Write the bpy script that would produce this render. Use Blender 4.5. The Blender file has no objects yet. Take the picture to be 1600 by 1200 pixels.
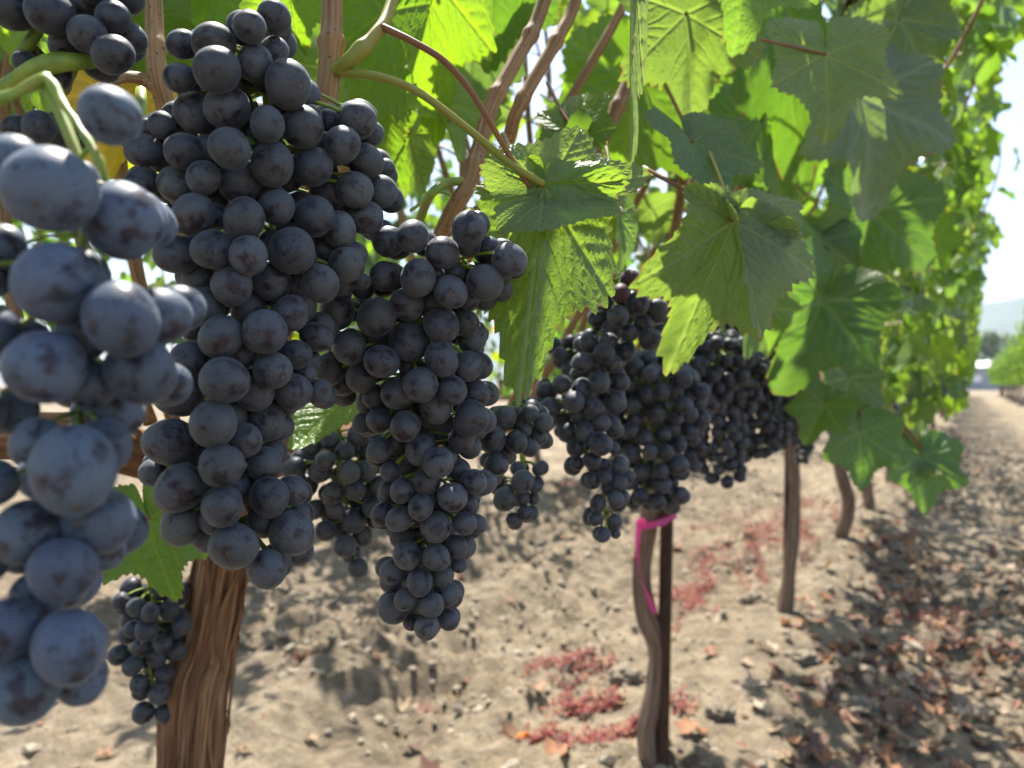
import bpy, math, random
import numpy as np
from mathutils import Vector, Matrix, Quaternion

R = math.radians
rng = random.Random(11)
nrng = np.random.default_rng(5)
scene = bpy.context.scene
COL = scene.collection

# ------------------------------------------------------------------ camera
H = 0.78                       # lens height over the soil
YAW = R(30.8)                  # the row runs along +Y, the lens looks this far left of it
FPX = 1200.0                   # focal length for a 1600 px wide frame
CF = Vector((-math.sin(YAW), math.cos(YAW), 0)); CR = Vector((math.cos(YAW), math.sin(YAW), 0)); CU = Vector((0, 0, 1))
CAM = Vector((0, 0, H))
cd = bpy.data.cameras.new('camera'); cam = bpy.data.objects.new('camera', cd); COL.objects.link(cam)
cam.location = CAM; cam.rotation_euler = (R(90), 0, YAW)
cd.sensor_width = 36.0; cd.lens = 27.0; cd.clip_start = 0.01; cd.clip_end = 6000
cd.dof.use_dof = True; cd.dof.focus_distance = 0.30; cd.dof.aperture_fstop = 12.0
scene.camera = cam

# ------------------------------------------------------------------ sky, sun, exposure
SUN_EL = R(63); SUN_DIR = Vector((-0.66, 0.75, 0)).normalized()      # towards the sun, behind the row
world = bpy.data.worlds.new('World'); scene.world = world; world.use_nodes = True
nt = world.node_tree
sky = nt.nodes.new('ShaderNodeTexSky'); sky.sky_type = 'NISHITA'; sky.sun_disc = False
sky.sun_elevation = SUN_EL; sky.sun_rotation = math.atan2(SUN_DIR.x, SUN_DIR.y)
sky.air_density = 1.0; sky.dust_density = 1.6; sky.ozone_density = 1.2
bg = nt.nodes['Background']; nt.links.new(sky.outputs[0], bg.inputs[0]); bg.inputs[1].default_value = 0.09
sl = bpy.data.lights.new('sun', 'SUN'); sl.energy = 5.0; sl.angle = R(0.53); sl.color = (1.0, 0.945, 0.85)
sun = bpy.data.objects.new('sun', sl); COL.objects.link(sun)
sd = (SUN_DIR * math.cos(SUN_EL) + CU * math.sin(SUN_EL)).normalized()
sun.rotation_euler = sd.to_track_quat('Z', 'Y').to_euler(); sun.location = (-4, 2, 9)
vs = scene.view_settings
vs.view_transform = 'Standard'; vs.look = 'None'; vs.gamma = 1; vs.exposure = 1.62; vs.use_curve_mapping = False
scene.render.engine = 'CYCLES'
scene.cycles.max_bounces = 10; scene.cycles.diffuse_bounces = 5; scene.cycles.transmission_bounces = 8
scene.cycles.glossy_bounces = 3; scene.cycles.sample_clamp_indirect = 8; scene.cycles.use_denoising = True

# ------------------------------------------------------------------ helpers
def P(u, v, z):
    """a spot in the vineyard, given by bearing and distance from the tripod"""
    return CAM + CF * z + CR * (z * (u - 800) / FPX) + CU * (z * (600 - v) / FPX)

def proj(p):
    d = p - CAM; z = d.dot(CF)
    if z <= 1e-4: return None
    return 800 + FPX * d.dot(CR) / z, 600 - FPX * d.z / z, z

def camvec(n):
    return (CR * n[0] + CU * n[1] - CF * n[2]).normalized()

def mesh(name, V, F, mat, smooth=True, uv=None, attrs=None):
    me = bpy.data.meshes.new(name)
    V = np.asarray(V, dtype=np.float32).reshape(-1, 3)
    me.from_pydata([tuple(v) for v in V.tolist()], [], F)
    if smooth: me.polygons.foreach_set('use_smooth', [True] * len(me.polygons))
    if uv is not None:
        a = me.attributes.new('flat', 'FLOAT_VECTOR', 'POINT')
        a.data.foreach_set('vector', np.asarray(uv, dtype=np.float32).ravel())
    for k, val in (attrs or {}).items():
        val = np.asarray(val, dtype=np.float32)
        if val.ndim == 1:
            a = me.attributes.new(k, 'FLOAT', 'POINT'); a.data.foreach_set('value', val)
        else:
            a = me.attributes.new(k, 'FLOAT_COLOR', 'POINT')
            a.data.foreach_set('color', np.concatenate([val, np.ones((len(val), 1), np.float32)], 1).ravel())
    if mat: me.materials.append(mat)
    me.update()
    return me

def link(name, data, parent=None, M=None):
    """one object; M is its place in the world, whatever its parent is"""
    o = bpy.data.objects.new(name, data); COL.objects.link(o)
    if M is not None: o.matrix_basis = M
    o['_w'] = 0
    W[o] = M.copy() if M is not None else Matrix.Identity(4)
    if parent is not None:
        o.parent = parent; o.matrix_parent_inverse = W[parent].inverted()
    del o['_w']
    return o
W = {}

def thing(name, label, cat, loc, group=None):
    o = link(name, None, None, Matrix.Translation(loc)); o.empty_display_size = 0.05
    tag(o, label, cat, group); return o

def tag(o, label=None, cat=None, group=None, kind=None):
    if label: o['label'] = label
    if cat: o['category'] = cat
    if group: o['group'] = group
    if kind: o['kind'] = kind
    return o

def catmull(pts, radii, n):
    pts = [Vector(p) for p in pts]
    if len(pts) < 2: return pts, radii
    ex = [pts[0] * 2 - pts[1]] + pts + [pts[-1] * 2 - pts[-2]]
    out, ro = [], []
    for i in range(len(pts) - 1):
        a, b, c, d = ex[i:i + 4]
        for k in range(n):
            t = k / n
            out.append(0.5 * ((2 * b) + (c - a) * t + (2 * a - 5 * b + 4 * c - d) * t * t + (3 * b - a - 3 * c + d) * t ** 3))
            ro.append(radii[i] * (1 - t) + radii[i + 1] * t)
    out.append(pts[-1]); ro.append(radii[-1])
    return out, ro

def tube_data(pts, radii, seg=8, sub=4, rough=None, cap=True):
    pts, radii = catmull(pts, radii, sub)
    V, F, UV = [], [], []
    L = 0; prev = None; nrm = None
    for i, p in enumerate(pts):
        tdir = (pts[min(i + 1, len(pts) - 1)] - pts[max(i - 1, 0)]).normalized()
        if nrm is None:
            nrm = tdir.orthogonal().normalized()
        else:
            nrm = (nrm - tdir * nrm.dot(tdir)).normalized()
        bn = tdir.cross(nrm)
        if prev is not None: L += (p - prev).length
        prev = p
        for k in range(seg):
            a = 2 * math.pi * k / seg
            rr = radii[i] * (rough(a, L) if rough else 1)
            V.append(tuple(p + (nrm * math.cos(a) + bn * math.sin(a)) * rr))
            UV.append((math.cos(a) * radii[0], math.sin(a) * radii[0], L))
    n = len(pts)
    for i in range(n - 1):
        for k in range(seg):
            a = i * seg + k; b = i * seg + (k + 1) % seg
            F.append((a, b, b + seg, a + seg))
    if cap:
        F.append(tuple(range(seg - 1, -1, -1))); F.append(tuple(range((n - 1) * seg, n * seg)))
    return V, F, UV

class Acc:
    def __init__(s): s.V, s.F, s.UV, s.C = [], [], [], []
    def add(s, V, F, UV=None, C=None):
        o = len(s.V); s.V += list(V); s.F += [tuple(i + o for i in f) for f in F]
        if UV is not None: s.UV += list(UV)
        if C is not None: s.C += list(C)
    def mesh(s, name, mat, smooth=True):
        return mesh(name, s.V, s.F, mat, smooth, s.UV or None, {'tone': np.array(s.C)} if s.C else None)

def vnoise(x, y, seed=0):
    xi = np.floor(x).astype(np.int64); yi = np.floor(y).astype(np.int64)
    xf = x - xi; yf = y - yi
    def h(a, b):
        n = (a * 374761393 + b * 668265263 + seed * 1274126177) & 0x7fffffff
        n = ((n ^ (n >> 13)) * 1103515245 + 12345) & 0x7fffffff
        n = (n ^ (n >> 16)) * 69069 & 0x7fffffff
        return (n % 65536) / 65535.0
    u = xf * xf * (3 - 2 * xf); v = yf * yf * (3 - 2 * yf)
    return (h(xi, yi) * (1 - u) + h(xi + 1, yi) * u) * (1 - v) + (h(xi, yi + 1) * (1 - u) + h(xi + 1, yi + 1) * u) * v

def soil_h(x, y):
    x = np.asarray(x, dtype=float); y = np.asarray(y, dtype=float)
    near = np.clip((14 - np.hypot(x, y)) / 8, 0, 1)
    h = 0.085 * np.exp(-((x + 0.50) / 0.30) ** 2) - 0.05 * np.exp(-((x + 1.15 + .06 * np.sin(y * .9)) / 0.16) ** 2) + 0.025 * np.exp(-((x + 0.92 + .05 * np.sin(y * 1.1)) / 0.07) ** 2) + 0.02 * np.exp(-((x + 1.45) / 0.08) ** 2) + 0.05 * np.exp(-((x + 2.6) / 0.4) ** 2) + 0.05 * np.exp(-((x - 1.6) / 0.4) ** 2)
    h = h + 0.06 * (vnoise(x * 1.3, y * 1.1, 1) - .5) + 0.05 * (vnoise(x * 4, y * 3.2, 2) - .5)
    c1 = np.abs(vnoise(x * 11, y * 10, 3) - .5) * 2; c2 = np.abs(vnoise(x * 24, y * 22, 4) - .5) * 2
    amt = 0.42 + 0.6 * np.clip((vnoise(x * 1.7, y * 1.7, 8) - .3) * 3, 0, 1)
    h = h + near * amt * (0.040 * (1 - c1) ** 2 + 0.026 * (1 - c2) ** 1.5) + near * 0.014 * (vnoise(x * 42, y * 42, 5) - .5)
    return h - 0.03
def gz(x, y): return float(soil_h(np.array([x]), np.array([y]))[0])

# ------------------------------------------------------------------ materials
def new_mat(name):
    m = bpy.data.materials.new(name); m.use_nodes = True
    t = m.node_tree; t.nodes.clear()
    out = t.nodes.new('ShaderNodeOutputMaterial')
    return m, t, out
def N(t, typ, **kw):
    n = t.nodes.new(typ)
    for k, v in kw.items():
        if k.startswith('i_'):
            key = k[2:]; key = int(key) if key.isdigit() else key.replace('_', ' ')
            n.inputs[key].default_value = v
        else: setattr(n, k, v)
    return n
def ramp(t, fac, stops, interp='LINEAR'):
    n = t.nodes.new('ShaderNodeValToRGB'); n.color_ramp.interpolation = interp
    e = n.color_ramp.elements
    while len(e) < len(stops): e.new(0.5)
    for i, (p, c) in enumerate(stops):
        e[i].position = p; e[i].color = (c if len(c) == 4 else tuple(c) + (1,))
    t.links.new(fac, n.inputs[0]); return n.outputs[0]
def mixc(t, fac, a, b, mode='MIX'):
    n = t.nodes.new('ShaderNodeMix'); n.data_type = 'RGBA'; n.blend_type = mode
    for s, v in ((0, fac), (6, a), (7, b)):
        if hasattr(v, 'node'): t.links.new(v, n.inputs[s])
        else: n.inputs[s].default_value = v if not isinstance(v, tuple) or len(v) == 4 else v + (1,)
    return n.outputs[2]
def mth(t, op, a, b=None, clamp=False):
    n = t.nodes.new('ShaderNodeMath'); n.operation = op; n.use_clamp = clamp
    for i, v in enumerate((a, b)):
        if v is None: continue
        if hasattr(v, 'node'): t.links.new(v, n.inputs[i])
        else: n.inputs[i].default_value = v
    return n.outputs[0]
def attr(t, name, out='Fac'):
    return N(t, 'ShaderNodeAttribute', attribute_name=name).outputs[out]
def bump(t, h, strength=0.3, dist=0.001):
    b = N(t, 'ShaderNodeBump'); b.inputs['Strength'].default_value = strength; b.inputs['Distance'].default_value = dist
    t.links.new(h, b.inputs['Height']); return b.outputs[0]

def mat_berry():
    m, t, out = new_mat('grape skin with bloom')
    tc = N(t, 'ShaderNodeTexCoord'); oi = N(t, 'ShaderNodeObjectInfo')
    sh = N(t, 'ShaderNodeVectorMath', operation='SCALE'); sh.inputs[0].default_value = (37, 71, 53)
    t.links.new(oi.outputs['Random'], sh.inputs['Scale'])
    ad = N(t, 'ShaderNodeVectorMath', operation='ADD'); t.links.new(tc.outputs['Object'], ad.inputs[0]); t.links.new(sh.outputs[0], ad.inputs[1])
    co = ad.outputs[0]
    n1 = N(t, 'ShaderNodeTexNoise', i_Scale=1.3, i_Detail=3.0, i_Roughness=0.55); t.links.new(co, n1.inputs['Vector'])
    n2 = N(t, 'ShaderNodeTexNoise', i_Scale=5.5, i_Detail=5.0, i_Roughness=0.65, i_Distortion=0.8); t.links.new(co, n2.inputs['Vector'])
    n3 = N(t, 'ShaderNodeTexNoise', i_Scale=22.0, i_Detail=2.0); t.links.new(co, n3.inputs['Vector'])
    # bloom amount: mostly on, rubbed off in patches and scratches
    b1 = ramp(t, n1.outputs[0], [(0.36, (.22,) * 3), (0.47, (1,) * 3)])
    b2 = ramp(t, n2.outputs[0], [(0.31, (.12,) * 3), (0.42, (1,) * 3)])
    b3 = ramp(t, n3.outputs[0], [(0.28, (.84,) * 3), (0.38, (1,) * 3)])
    mp = N(t, 'ShaderNodeMapping'); mp.inputs['Scale'].default_value = (9, 9, 1.6); mp.inputs['Rotation'].default_value = (.6, .9, .3); t.links.new(co, mp.inputs['Vector'])
    n4 = N(t, 'ShaderNodeTexNoise', i_Scale=1.0, i_Detail=3.0, i_Distortion=1.5); t.links.new(mp.outputs[0], n4.inputs['Vector'])
    b4 = mth(t, 'MAXIMUM', ramp(t, n4.outputs[0], [(0.36, (.2,) * 3), (0.43, (1,) * 3)]), ramp(t, n1.outputs[0], [(0.42, (0,) * 3), (0.56, (1,) * 3)]))
    bl = mth(t, 'MULTIPLY', mth(t, 'MULTIPLY', mth(t, 'MULTIPLY', b1, b2), b3), b4)
    rv = N(t, 'ShaderNodeMapRange', i_From_Min=0.0, i_From_Max=1.0, i_To_Min=0.62, i_To_Max=1.0); t.links.new(oi.outputs['Random'], rv.inputs[0])
    bl = mth(t, 'MULTIPLY', bl, rv.outputs[0])
    skin = mixc(t, oi.outputs['Random'], (0.010, 0.008, 0.016), (0.022, 0.009, 0.014))
    skin = mixc(t, oi.outputs['Alpha'], (0.11, 0.018, 0.022), skin)         # a few not yet ripe: reddish
    bloom = mixc(t, n1.outputs[0], (0.066, 0.074, 0.083), (0.115, 0.122, 0.128))
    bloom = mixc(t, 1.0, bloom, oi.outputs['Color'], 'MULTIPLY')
    col = mixc(t, mth(t, 'MULTIPLY', bl, 0.88), skin, bloom)
    # tan specks of weathered skin
    vo = N(t, 'ShaderNodeTexVoronoi', i_Scale=4.0); t.links.new(co, vo.inputs['Vector'])
    sp = ramp(t, vo.outputs['Distance'], [(0.05, (1,) * 3), (0.10, (0,) * 3)])
    spm = mth(t, 'MULTIPLY', sp, ramp(t, n1.outputs[0], [(0.60, (0,) * 3), (0.66, (.5,) * 3)]))
    col = mixc(t, spm, col, (0.26, 0.17, 0.10))
    # stylar scar on the +Z pole
    sx = N(t, 'ShaderNodeSeparateXYZ'); t.links.new(tc.outputs['Object'], sx.inputs[0])
    rad = N(t, 'ShaderNodeVectorMath', operation='LENGTH')
    fl = N(t, 'ShaderNodeVectorMath', operation='MULTIPLY'); fl.inputs[1].default_value = (1, 1, 0)
    t.links.new(tc.outputs['Object'], fl.inputs[0]); t.links.new(fl.outputs[0], rad.inputs[0])
    top = mth(t, 'GREATER_THAN', sx.outputs[2], 0.0)
    ring = mth(t, 'MULTIPLY', ramp(t, rad.outputs['Value'], [(0.0, (.9,) * 3), (0.050, (1,) * 3), (0.075, (0,) * 3)]), top)
    halo = mth(t, 'MULTIPLY', ramp(t, rad.outputs['Value'], [(0.0, (.45,) * 3), (0.22, (0,) * 3)]), top)
    col = mixc(t, halo, col, (0.022, 0.016, 0.022))
    col = mixc(t, ring, col, mixc(t, oi.outputs['Random'], (0.05, 0.03, 0.022), (0.17, 0.10, 0.06)))
    p = N(t, 'ShaderNodeBsdfPrincipled'); t.links.new(col, p.inputs['Base Color'])
    rg = N(t, 'ShaderNodeMapRange', i_To_Min=0.24, i_To_Max=0.60); t.links.new(bl, rg.inputs[0]); t.links.new(rg.outputs[0], p.inputs['Roughness'])
    p.inputs['Specular IOR Level'].default_value = 0.30
    p.inputs['Sheen Weight'].default_value = 0.16; p.inputs['Sheen Roughness'].default_value = 0.42; p.inputs['Sheen Tint'].default_value = (0.72, 0.8, 1, 1)
    hh = mth(t, 'ADD', mth(t, 'MULTIPLY', n2.outputs[0], 0.6), mth(t, 'MULTIPLY', ring, 0.8))
    t.links.new(bump(t, hh, 0.05, 0.05), p.inputs['Normal'])
    t.links.new(p.outputs[0], out.inputs[0]); return m

def mat_leaf(name='vine leaf', attr_tone=False):
    m, t, out = new_mat(name)
    oi = N(t, 'ShaderNodeObjectInfo')
    uv = attr(t, 'flat', 'Vector')
    n1 = N(t, 'ShaderNodeTexNoise', i_Scale=3.0, i_Detail=4.0); t.links.new(uv, n1.inputs['Vector'])
    if attr_tone:
        base = attr(t, 'tone', 'Color'); h = attr(t, 'tone', 'Fac'); vein = None
    else:
        base = oi.outputs['Color']; vein = attr(t, 'vein')
    col = mixc(t, n1.outputs[0], mixc(t, 1.0, base, (0.80, 0.82, 0.80), 'MULTIPLY'), mixc(t, 1.0, base, (1.22, 1.14, 1.1), 'MULTIPLY'))
    trc = mixc(t, 1.0, col, (3.4, 3.7, 0.8), 'MULTIPLY')
    nrm = None
    if not attr_tone:
        v1 = N(t, 'ShaderNodeTexVoronoi', feature='DISTANCE_TO_EDGE', i_Scale=17.0); t.links.new(uv, v1.inputs['Vector'])
        v2 = N(t, 'ShaderNodeTexVoronoi', feature='DISTANCE_TO_EDGE', i_Scale=52.0); t.links.new(uv, v2.inputs['Vector'])
        fine = ramp(t, v1.outputs[0], [(0.0, (1,) * 3), (0.10, (0,) * 3)])
        vv = mth(t, 'MAXIMUM', mth(t, 'MULTIPLY', fine, 0.30), vein, True)
        col = mixc(t, mth(t, 'MULTIPLY', vv, 0.75), col, mixc(t, 1.0, base, (2.9, 2.5, 2.6), 'MULTIPLY'))
        trc = mixc(t, mth(t, 'MULTIPLY', vv, 0.5), trc, mixc(t, 1.0, base, (5.2, 4.2, 1.8), 'MULTIPLY'))
        # small tan blemishes
        v3 = N(t, 'ShaderNodeTexVoronoi', i_Scale=5.0); t.links.new(uv, v3.inputs['Vector'])
        spot = mth(t, 'MULTIPLY', ramp(t, v3.outputs['Distance'], [(0.03, (1,) * 3), (0.07, (0,) * 3)]), ramp(t, n1.outputs[0], [(0.55, (0,) * 3), (0.6, (1,) * 3)]))
        col = mixc(t, spot, col, (0.30, 0.20, 0.07)); trc = mixc(t, spot, trc, (0.35, 0.2, 0.04))
        n5 = N(t, 'ShaderNodeTexNoise', i_Scale=9.0, i_Detail=6.0, i_Roughness=0.75); t.links.new(uv, n5.inputs['Vector'])
        col = mixc(t, mth(t, 'MULTIPLY', ramp(t, n5.outputs[0], [(0.48, (0,) * 3), (0.72, (1,) * 3)]), 0.30), col, (0.26, 0.27, 0.21))
        eb = mth(t, 'ADD', attr(t, 'edge'), mth(t, 'MULTIPLY', mth(t, 'SUBTRACT', n5.outputs[0], 0.5), 0.28))
        edge = mth(t, 'MULTIPLY', ramp(t, eb, [(0.985, (0,) * 3), (1.03, (1,) * 3)]), 0.8)
        col = mixc(t, edge, col, (0.24, 0.16, 0.06)); trc = mixc(t, edge, trc, (0.30, 0.20, 0.04))
        hgt = mth(t, 'ADD', mth(t, 'MULTIPLY', vein, -0.35), mth(t, 'ADD', mth(t, 'MULTIPLY', v1.outputs[0], 0.9), mth(t, 'MULTIPLY', v2.outputs[0], 0.5)))
        nrm = bump(t, hgt, 0.55, 0.0012)
    p = N(t, 'ShaderNodeBsdfPrincipled'); t.links.new(col, p.inputs['Base Color'])
    p.inputs['Roughness'].default_value = 0.36; p.inputs['Specular IOR Level'].default_value = 0.6
    tr = N(t, 'ShaderNodeBsdfTranslucent'); t.links.new(trc, tr.inputs[0])
    if nrm: t.links.new(nrm, p.inputs['Normal']); t.links.new(nrm, tr.inputs['Normal'])
    mx = N(t, 'ShaderNodeMixShader'); mx.inputs[0].default_value = 0.44
    t.links.new(p.outputs[0], mx.inputs[1]); t.links.new(tr.outputs[0], mx.inputs[2])
    t.links.new(mx.outputs[0], out.inputs[0]); return m

def mat_fibre(name, c1, c2, c3, scale=(420, 420, 22), rough=0.75, bs=0.5, bd=0.002, spots=None):
    m, t, out = new_mat(name)
    uv = attr(t, 'flat', 'Vector')
    mp = N(t, 'ShaderNodeMapping'); mp.inputs['Scale'].default_value = scale; t.links.new(uv, mp.inputs['Vector'])
    n = N(t, 'ShaderNodeTexNoise', i_Scale=1.0, i_Detail=5.0, i_Roughness=0.6); t.links.new(mp.outputs[0], n.inputs['Vector'])
    mp2 = N(t, 'ShaderNodeMapping'); mp2.inputs['Scale'].default_value = tuple(s * 0.22 for s in scale); t.links.new(uv, mp2.inputs['Vector'])
    n2 = N(t, 'ShaderNodeTexNoise', i_Scale=1.0, i_Detail=3.0); t.links.new(mp2.outputs[0], n2.inputs['Vector'])
    col = ramp(t, n.outputs[0], [(0.30, c1), (0.50, c2), (0.72, c3)])
    col = mixc(t, ramp(t, n2.outputs[0], [(0.35, (0,) * 3), (0.65, (.8,) * 3)]), col, mixc(t, 1.0, col, (0.45, 0.42, 0.42), 'MULTIPLY'))
    if spots:
        v = N(t, 'ShaderNodeTexVoronoi', i_Scale=spots); t.links.new(uv, v.inputs['Vector'])
        col = mixc(t, ramp(t, v.outputs['Distance'], [(0.10, (.85,) * 3), (0.22, (0,) * 3)]), col, (0.05, 0.025, 0.012))
    p = N(t, 'ShaderNodeBsdfPrincipled'); t.links.new(col, p.inputs['Base Color']); p.inputs['Roughness'].default_value = rough
    p.inputs['Specular IOR Level'].default_value = 0.3
    t.links.new(bump(t, n.outputs[0], bs, bd), p.inputs['Normal'])
    t.links.new(p.outputs[0], out.inputs[0]); return m

def mat_plain(name, c, rough=0.6, var=0.25, scale=60, translucent=0.0, spec=0.4):
    m, t, out = new_mat(name)
    tc = N(t, 'ShaderNodeTexCoord')
    n = N(t, 'ShaderNodeTexNoise', i_Scale=scale, i_Detail=4.0); t.links.new(tc.outputs['Object'], n.inputs['Vector'])
    col = mixc(t, n.outputs[0], tuple(x * (1 - var) for x in c), tuple(min(1, x * (1 + var)) for x in c))
    p = N(t, 'ShaderNodeBsdfPrincipled'); t.links.new(col, p.inputs['Base Color']); p.inputs['Roughness'].default_value = rough
    p.inputs['Specular IOR Level'].default_value = spec
    sh = p.outputs[0]
    if translucent:
        tr = N(t, 'ShaderNodeBsdfTranslucent'); t.links.new(col, tr.inputs[0])
        mx = N(t, 'ShaderNodeMixShader'); mx.inputs[0].default_value = translucent
        t.links.new(sh, mx.inputs[1]); t.links.new(tr.outputs[0], mx.inputs[2]); sh = mx.outputs[0]
    t.links.new(sh, out.inputs[0]); return m

def mat_stem():
    m, t, out = new_mat('green grape stem')
    tc = N(t, 'ShaderNodeTexCoord')
    n = N(t, 'ShaderNodeTexNoise', i_Scale=90.0, i_Detail=4.0); t.links.new(tc.outputs['Object'], n.inputs['Vector'])
    col = ramp(t, n.outputs[0], [(0.35, (0.12, 0.20, 0.02)), (0.55, (0.25, 0.33, 0.045)), (0.72, (0.30, 0.17, 0.06))])
    p = N(t, 'ShaderNodeBsdfPrincipled'); t.links.new(col, p.inputs['Base Color']); p.inputs['Roughness'].default_value = 0.5
    p.inputs['Subsurface Weight'].default_value = 0.25; p.inputs['Subsurface Radius'].default_value = (0.002, 0.003, 0.001); p.inputs['Subsurface Scale'].default_value = 0.5
    t.links.new(p.outputs[0], out.inputs[0]); return m

def mat_tone(name, rough=0.85, translucent=0.0, nscale=35, bd=0.004):
    """colour from the 'tone' attribute, with grain"""
    m, t, out = new_mat(name)
    tc = N(t, 'ShaderNodeTexCoord')
    n = N(t, 'ShaderNodeTexNoise', i_Scale=nscale, i_Detail=6.0, i_Roughness=0.7); t.links.new(tc.outputs['Object'], n.inputs['Vector'])
    b = attr(t, 'tone', 'Color')
    col = mixc(t, n.outputs[0], mixc(t, 1.0, b, (0.62, 0.62, 0.62), 'MULTIPLY'), mixc(t, 1.0, b, (1.35, 1.35, 1.35), 'MULTIPLY'))
    p = N(t, 'ShaderNodeBsdfPrincipled'); t.links.new(col, p.inputs['Base Color']); p.inputs['Roughness'].default_value = rough
    p.inputs['Specular IOR Level'].default_value = 0.25
    t.links.new(bump(t, n.outputs[0], 0.5, bd), p.inputs['Normal'])
    sh = p.outputs[0]
    if translucent:
        tr = N(t, 'ShaderNodeBsdfTranslucent'); t.links.new(col, tr.inputs[0])
        mx = N(t, 'ShaderNodeMixShader'); mx.inputs[0].default_value = translucent
        t.links.new(sh, mx.inputs[1]); t.links.new(tr.outputs[0], mx.inputs[2]); sh = mx.outputs[0]
    t.links.new(sh, out.inputs[0]); return m

def mat_soil():
    m, t, out = new_mat('dry vineyard soil')
    tc = N(t, 'ShaderNodeTexCoord'); co = tc.outputs['Object']
    def ns(s, d=6.0, r=0.65):
        n = N(t, 'ShaderNodeTexNoise', i_Scale=s, i_Detail=d, i_Roughness=r); t.links.new(co, n.inputs['Vector']); return n.outputs[0]
    a, b, c = ns(1.6), ns(14.0, 8.0, 0.7), ns(120.0, 4.0)
    col = ramp(t, a, [(0.32, (0.18, 0.143, 0.102)), (0.5, (0.255, 0.207, 0.149)), (0.68, (0.34, 0.282, 0.208))])
    col = mixc(t, ramp(t, b, [(0.35, (0,) * 3), (0.65, (1,) * 3)]), mixc(t, 1.0, col, (0.52, 0.51, 0.50), 'MULTIPLY'), mixc(t, 1.0, col, (1.25, 1.24, 1.2), 'MULTIPLY'))
    col = mixc(t, ramp(t, c, [(0.4, (0,) * 3), (0.7, (.7,) * 3)]), col, mixc(t, 1.0, col, (0.72, 0.7, 0.68), 'MULTIPLY'))
    # scattered rusty crumbs of old leaf
    v = N(t, 'ShaderNodeTexVoronoi', i_Scale=30.0); t.links.new(co, v.inputs['Vector'])
    cr = mth(t, 'MULTIPLY', ramp(t, v.outputs['Distance'], [(0.12, (1,) * 3), (0.2, (0,) * 3)]), ramp(t, a, [(0.5, (0,) * 3), (0.6, (.8,) * 3)]))
    col = mixc(t, cr, col, (0.26, 0.12, 0.06))
    p = N(t, 'ShaderNodeBsdfPrincipled'); t.links.new(col, p.inputs['Base Color']); p.inputs['Roughness'].default_value = 0.95
    p.inputs['Specular IOR Level'].default_value = 0.15
    t.links.new(bump(t, mth(t, 'ADD', b, mth(t, 'MULTIPLY', c, 0.35)), 01.0, 0.03), p.inputs['Normal'])
    t.links.new(p.outputs[0], out.inputs[0]); return m

M_BERRY = mat_berry(); M_STEM = mat_stem(); M_LEAF = mat_leaf(); M_LEAFFAR = mat_leaf('distant vine leaf', True)
M_CANE = mat_fibre('ripened cane bark', (0.19, 0.09, 0.035), (0.36, 0.21, 0.095), (0.50, 0.34, 0.18), (900, 900, 25), 0.6, 0.4, 0.0012, spots=330)
M_BARK = mat_fibre('shredded vine bark', (0.06, 0.028, 0.016), (0.28, 0.14, 0.07), (0.50, 0.32, 0.18), (300, 300, 16), 0.9, 0.9, 0.004)
M_BARKG = mat_fibre('grey brown vine bark', (0.085, 0.055, 0.04), (0.24, 0.16, 0.11), (0.40, 0.29, 0.21), (200, 200, 14), 0.9, 0.9, 0.004)
M_PET = mat_fibre('petiole skin', (0.20, 0.26, 0.03), (0.32, 0.30, 0.06), (0.38, 0.16, 0.08), (60, 60, 18), 0.45, 0.1, 0.0005)
M_PETR = mat_fibre('reddish petiole skin', (0.30, 0.17, 0.06), (0.24, 0.10, 0.055), (0.30, 0.24, 0.06), (60, 60, 20), 0.45, 0.1, 0.0005)
M_SOIL = mat_soil(); M_CLOD = mat_tone('crumbled soil', 0.95, 0, 60, 0.006)
M_LITTER = mat_tone('dry fallen leaf', 0.75, 0.2, 40, 0.002); M_WEED = mat_tone('red spurge weed', 0.6, 0.25, 60, 0.001)
M_PINK = mat_plain('pink plastic tape', (0.72, 0.10, 0.36), 0.4, 0.15, 80, 0.35)
M_STAKE = mat_fibre('rusty steel stake', (0.035, 0.018, 0.012), (0.07, 0.035, 0.02), (0.12, 0.06, 0.035), (300, 300, 60), 0.75, 0.4, 0.001)
M_WIRE = mat_plain('galvanised wire', (0.18, 0.18, 0.17), 0.45, 0.3, 200)

# ------------------------------------------------------------------ ground
def build_ground():
    xs = np.concatenate([-np.geomspace(4, 1500, 40)[::-1], np.arange(-3.96, 2.2, 0.022), np.geomspace(2.2, 2500, 40)])
    ys = np.concatenate([-np.geomspace(0.4, 600, 12)[::-1], np.arange(-0.35, 4.6, 0.024), np.arange(4.6, 11, 0.07), np.geomspace(11, 4200, 70)])
    X, Y = np.meshgrid(xs, ys)
    Z = soil_h(X, Y)
    V = np.stack([X, Y, Z], -1).reshape(-1, 3)
    nx, ny = len(xs), len(ys)
    i = (np.arange(ny - 1)[:, None] * nx + np.arange(nx - 1)[None, :]).ravel()
    F = np.stack([i, i + 1, i + nx + 1, i + nx], 1).tolist()
    o = link('ground', mesh('ground', V, [tuple(f) for f in F], M_SOIL)); tag(o, kind='structure')
    tag(o, 'dry tan vineyard soil, cloddy and strewn with old leaves')
build_ground()

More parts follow.
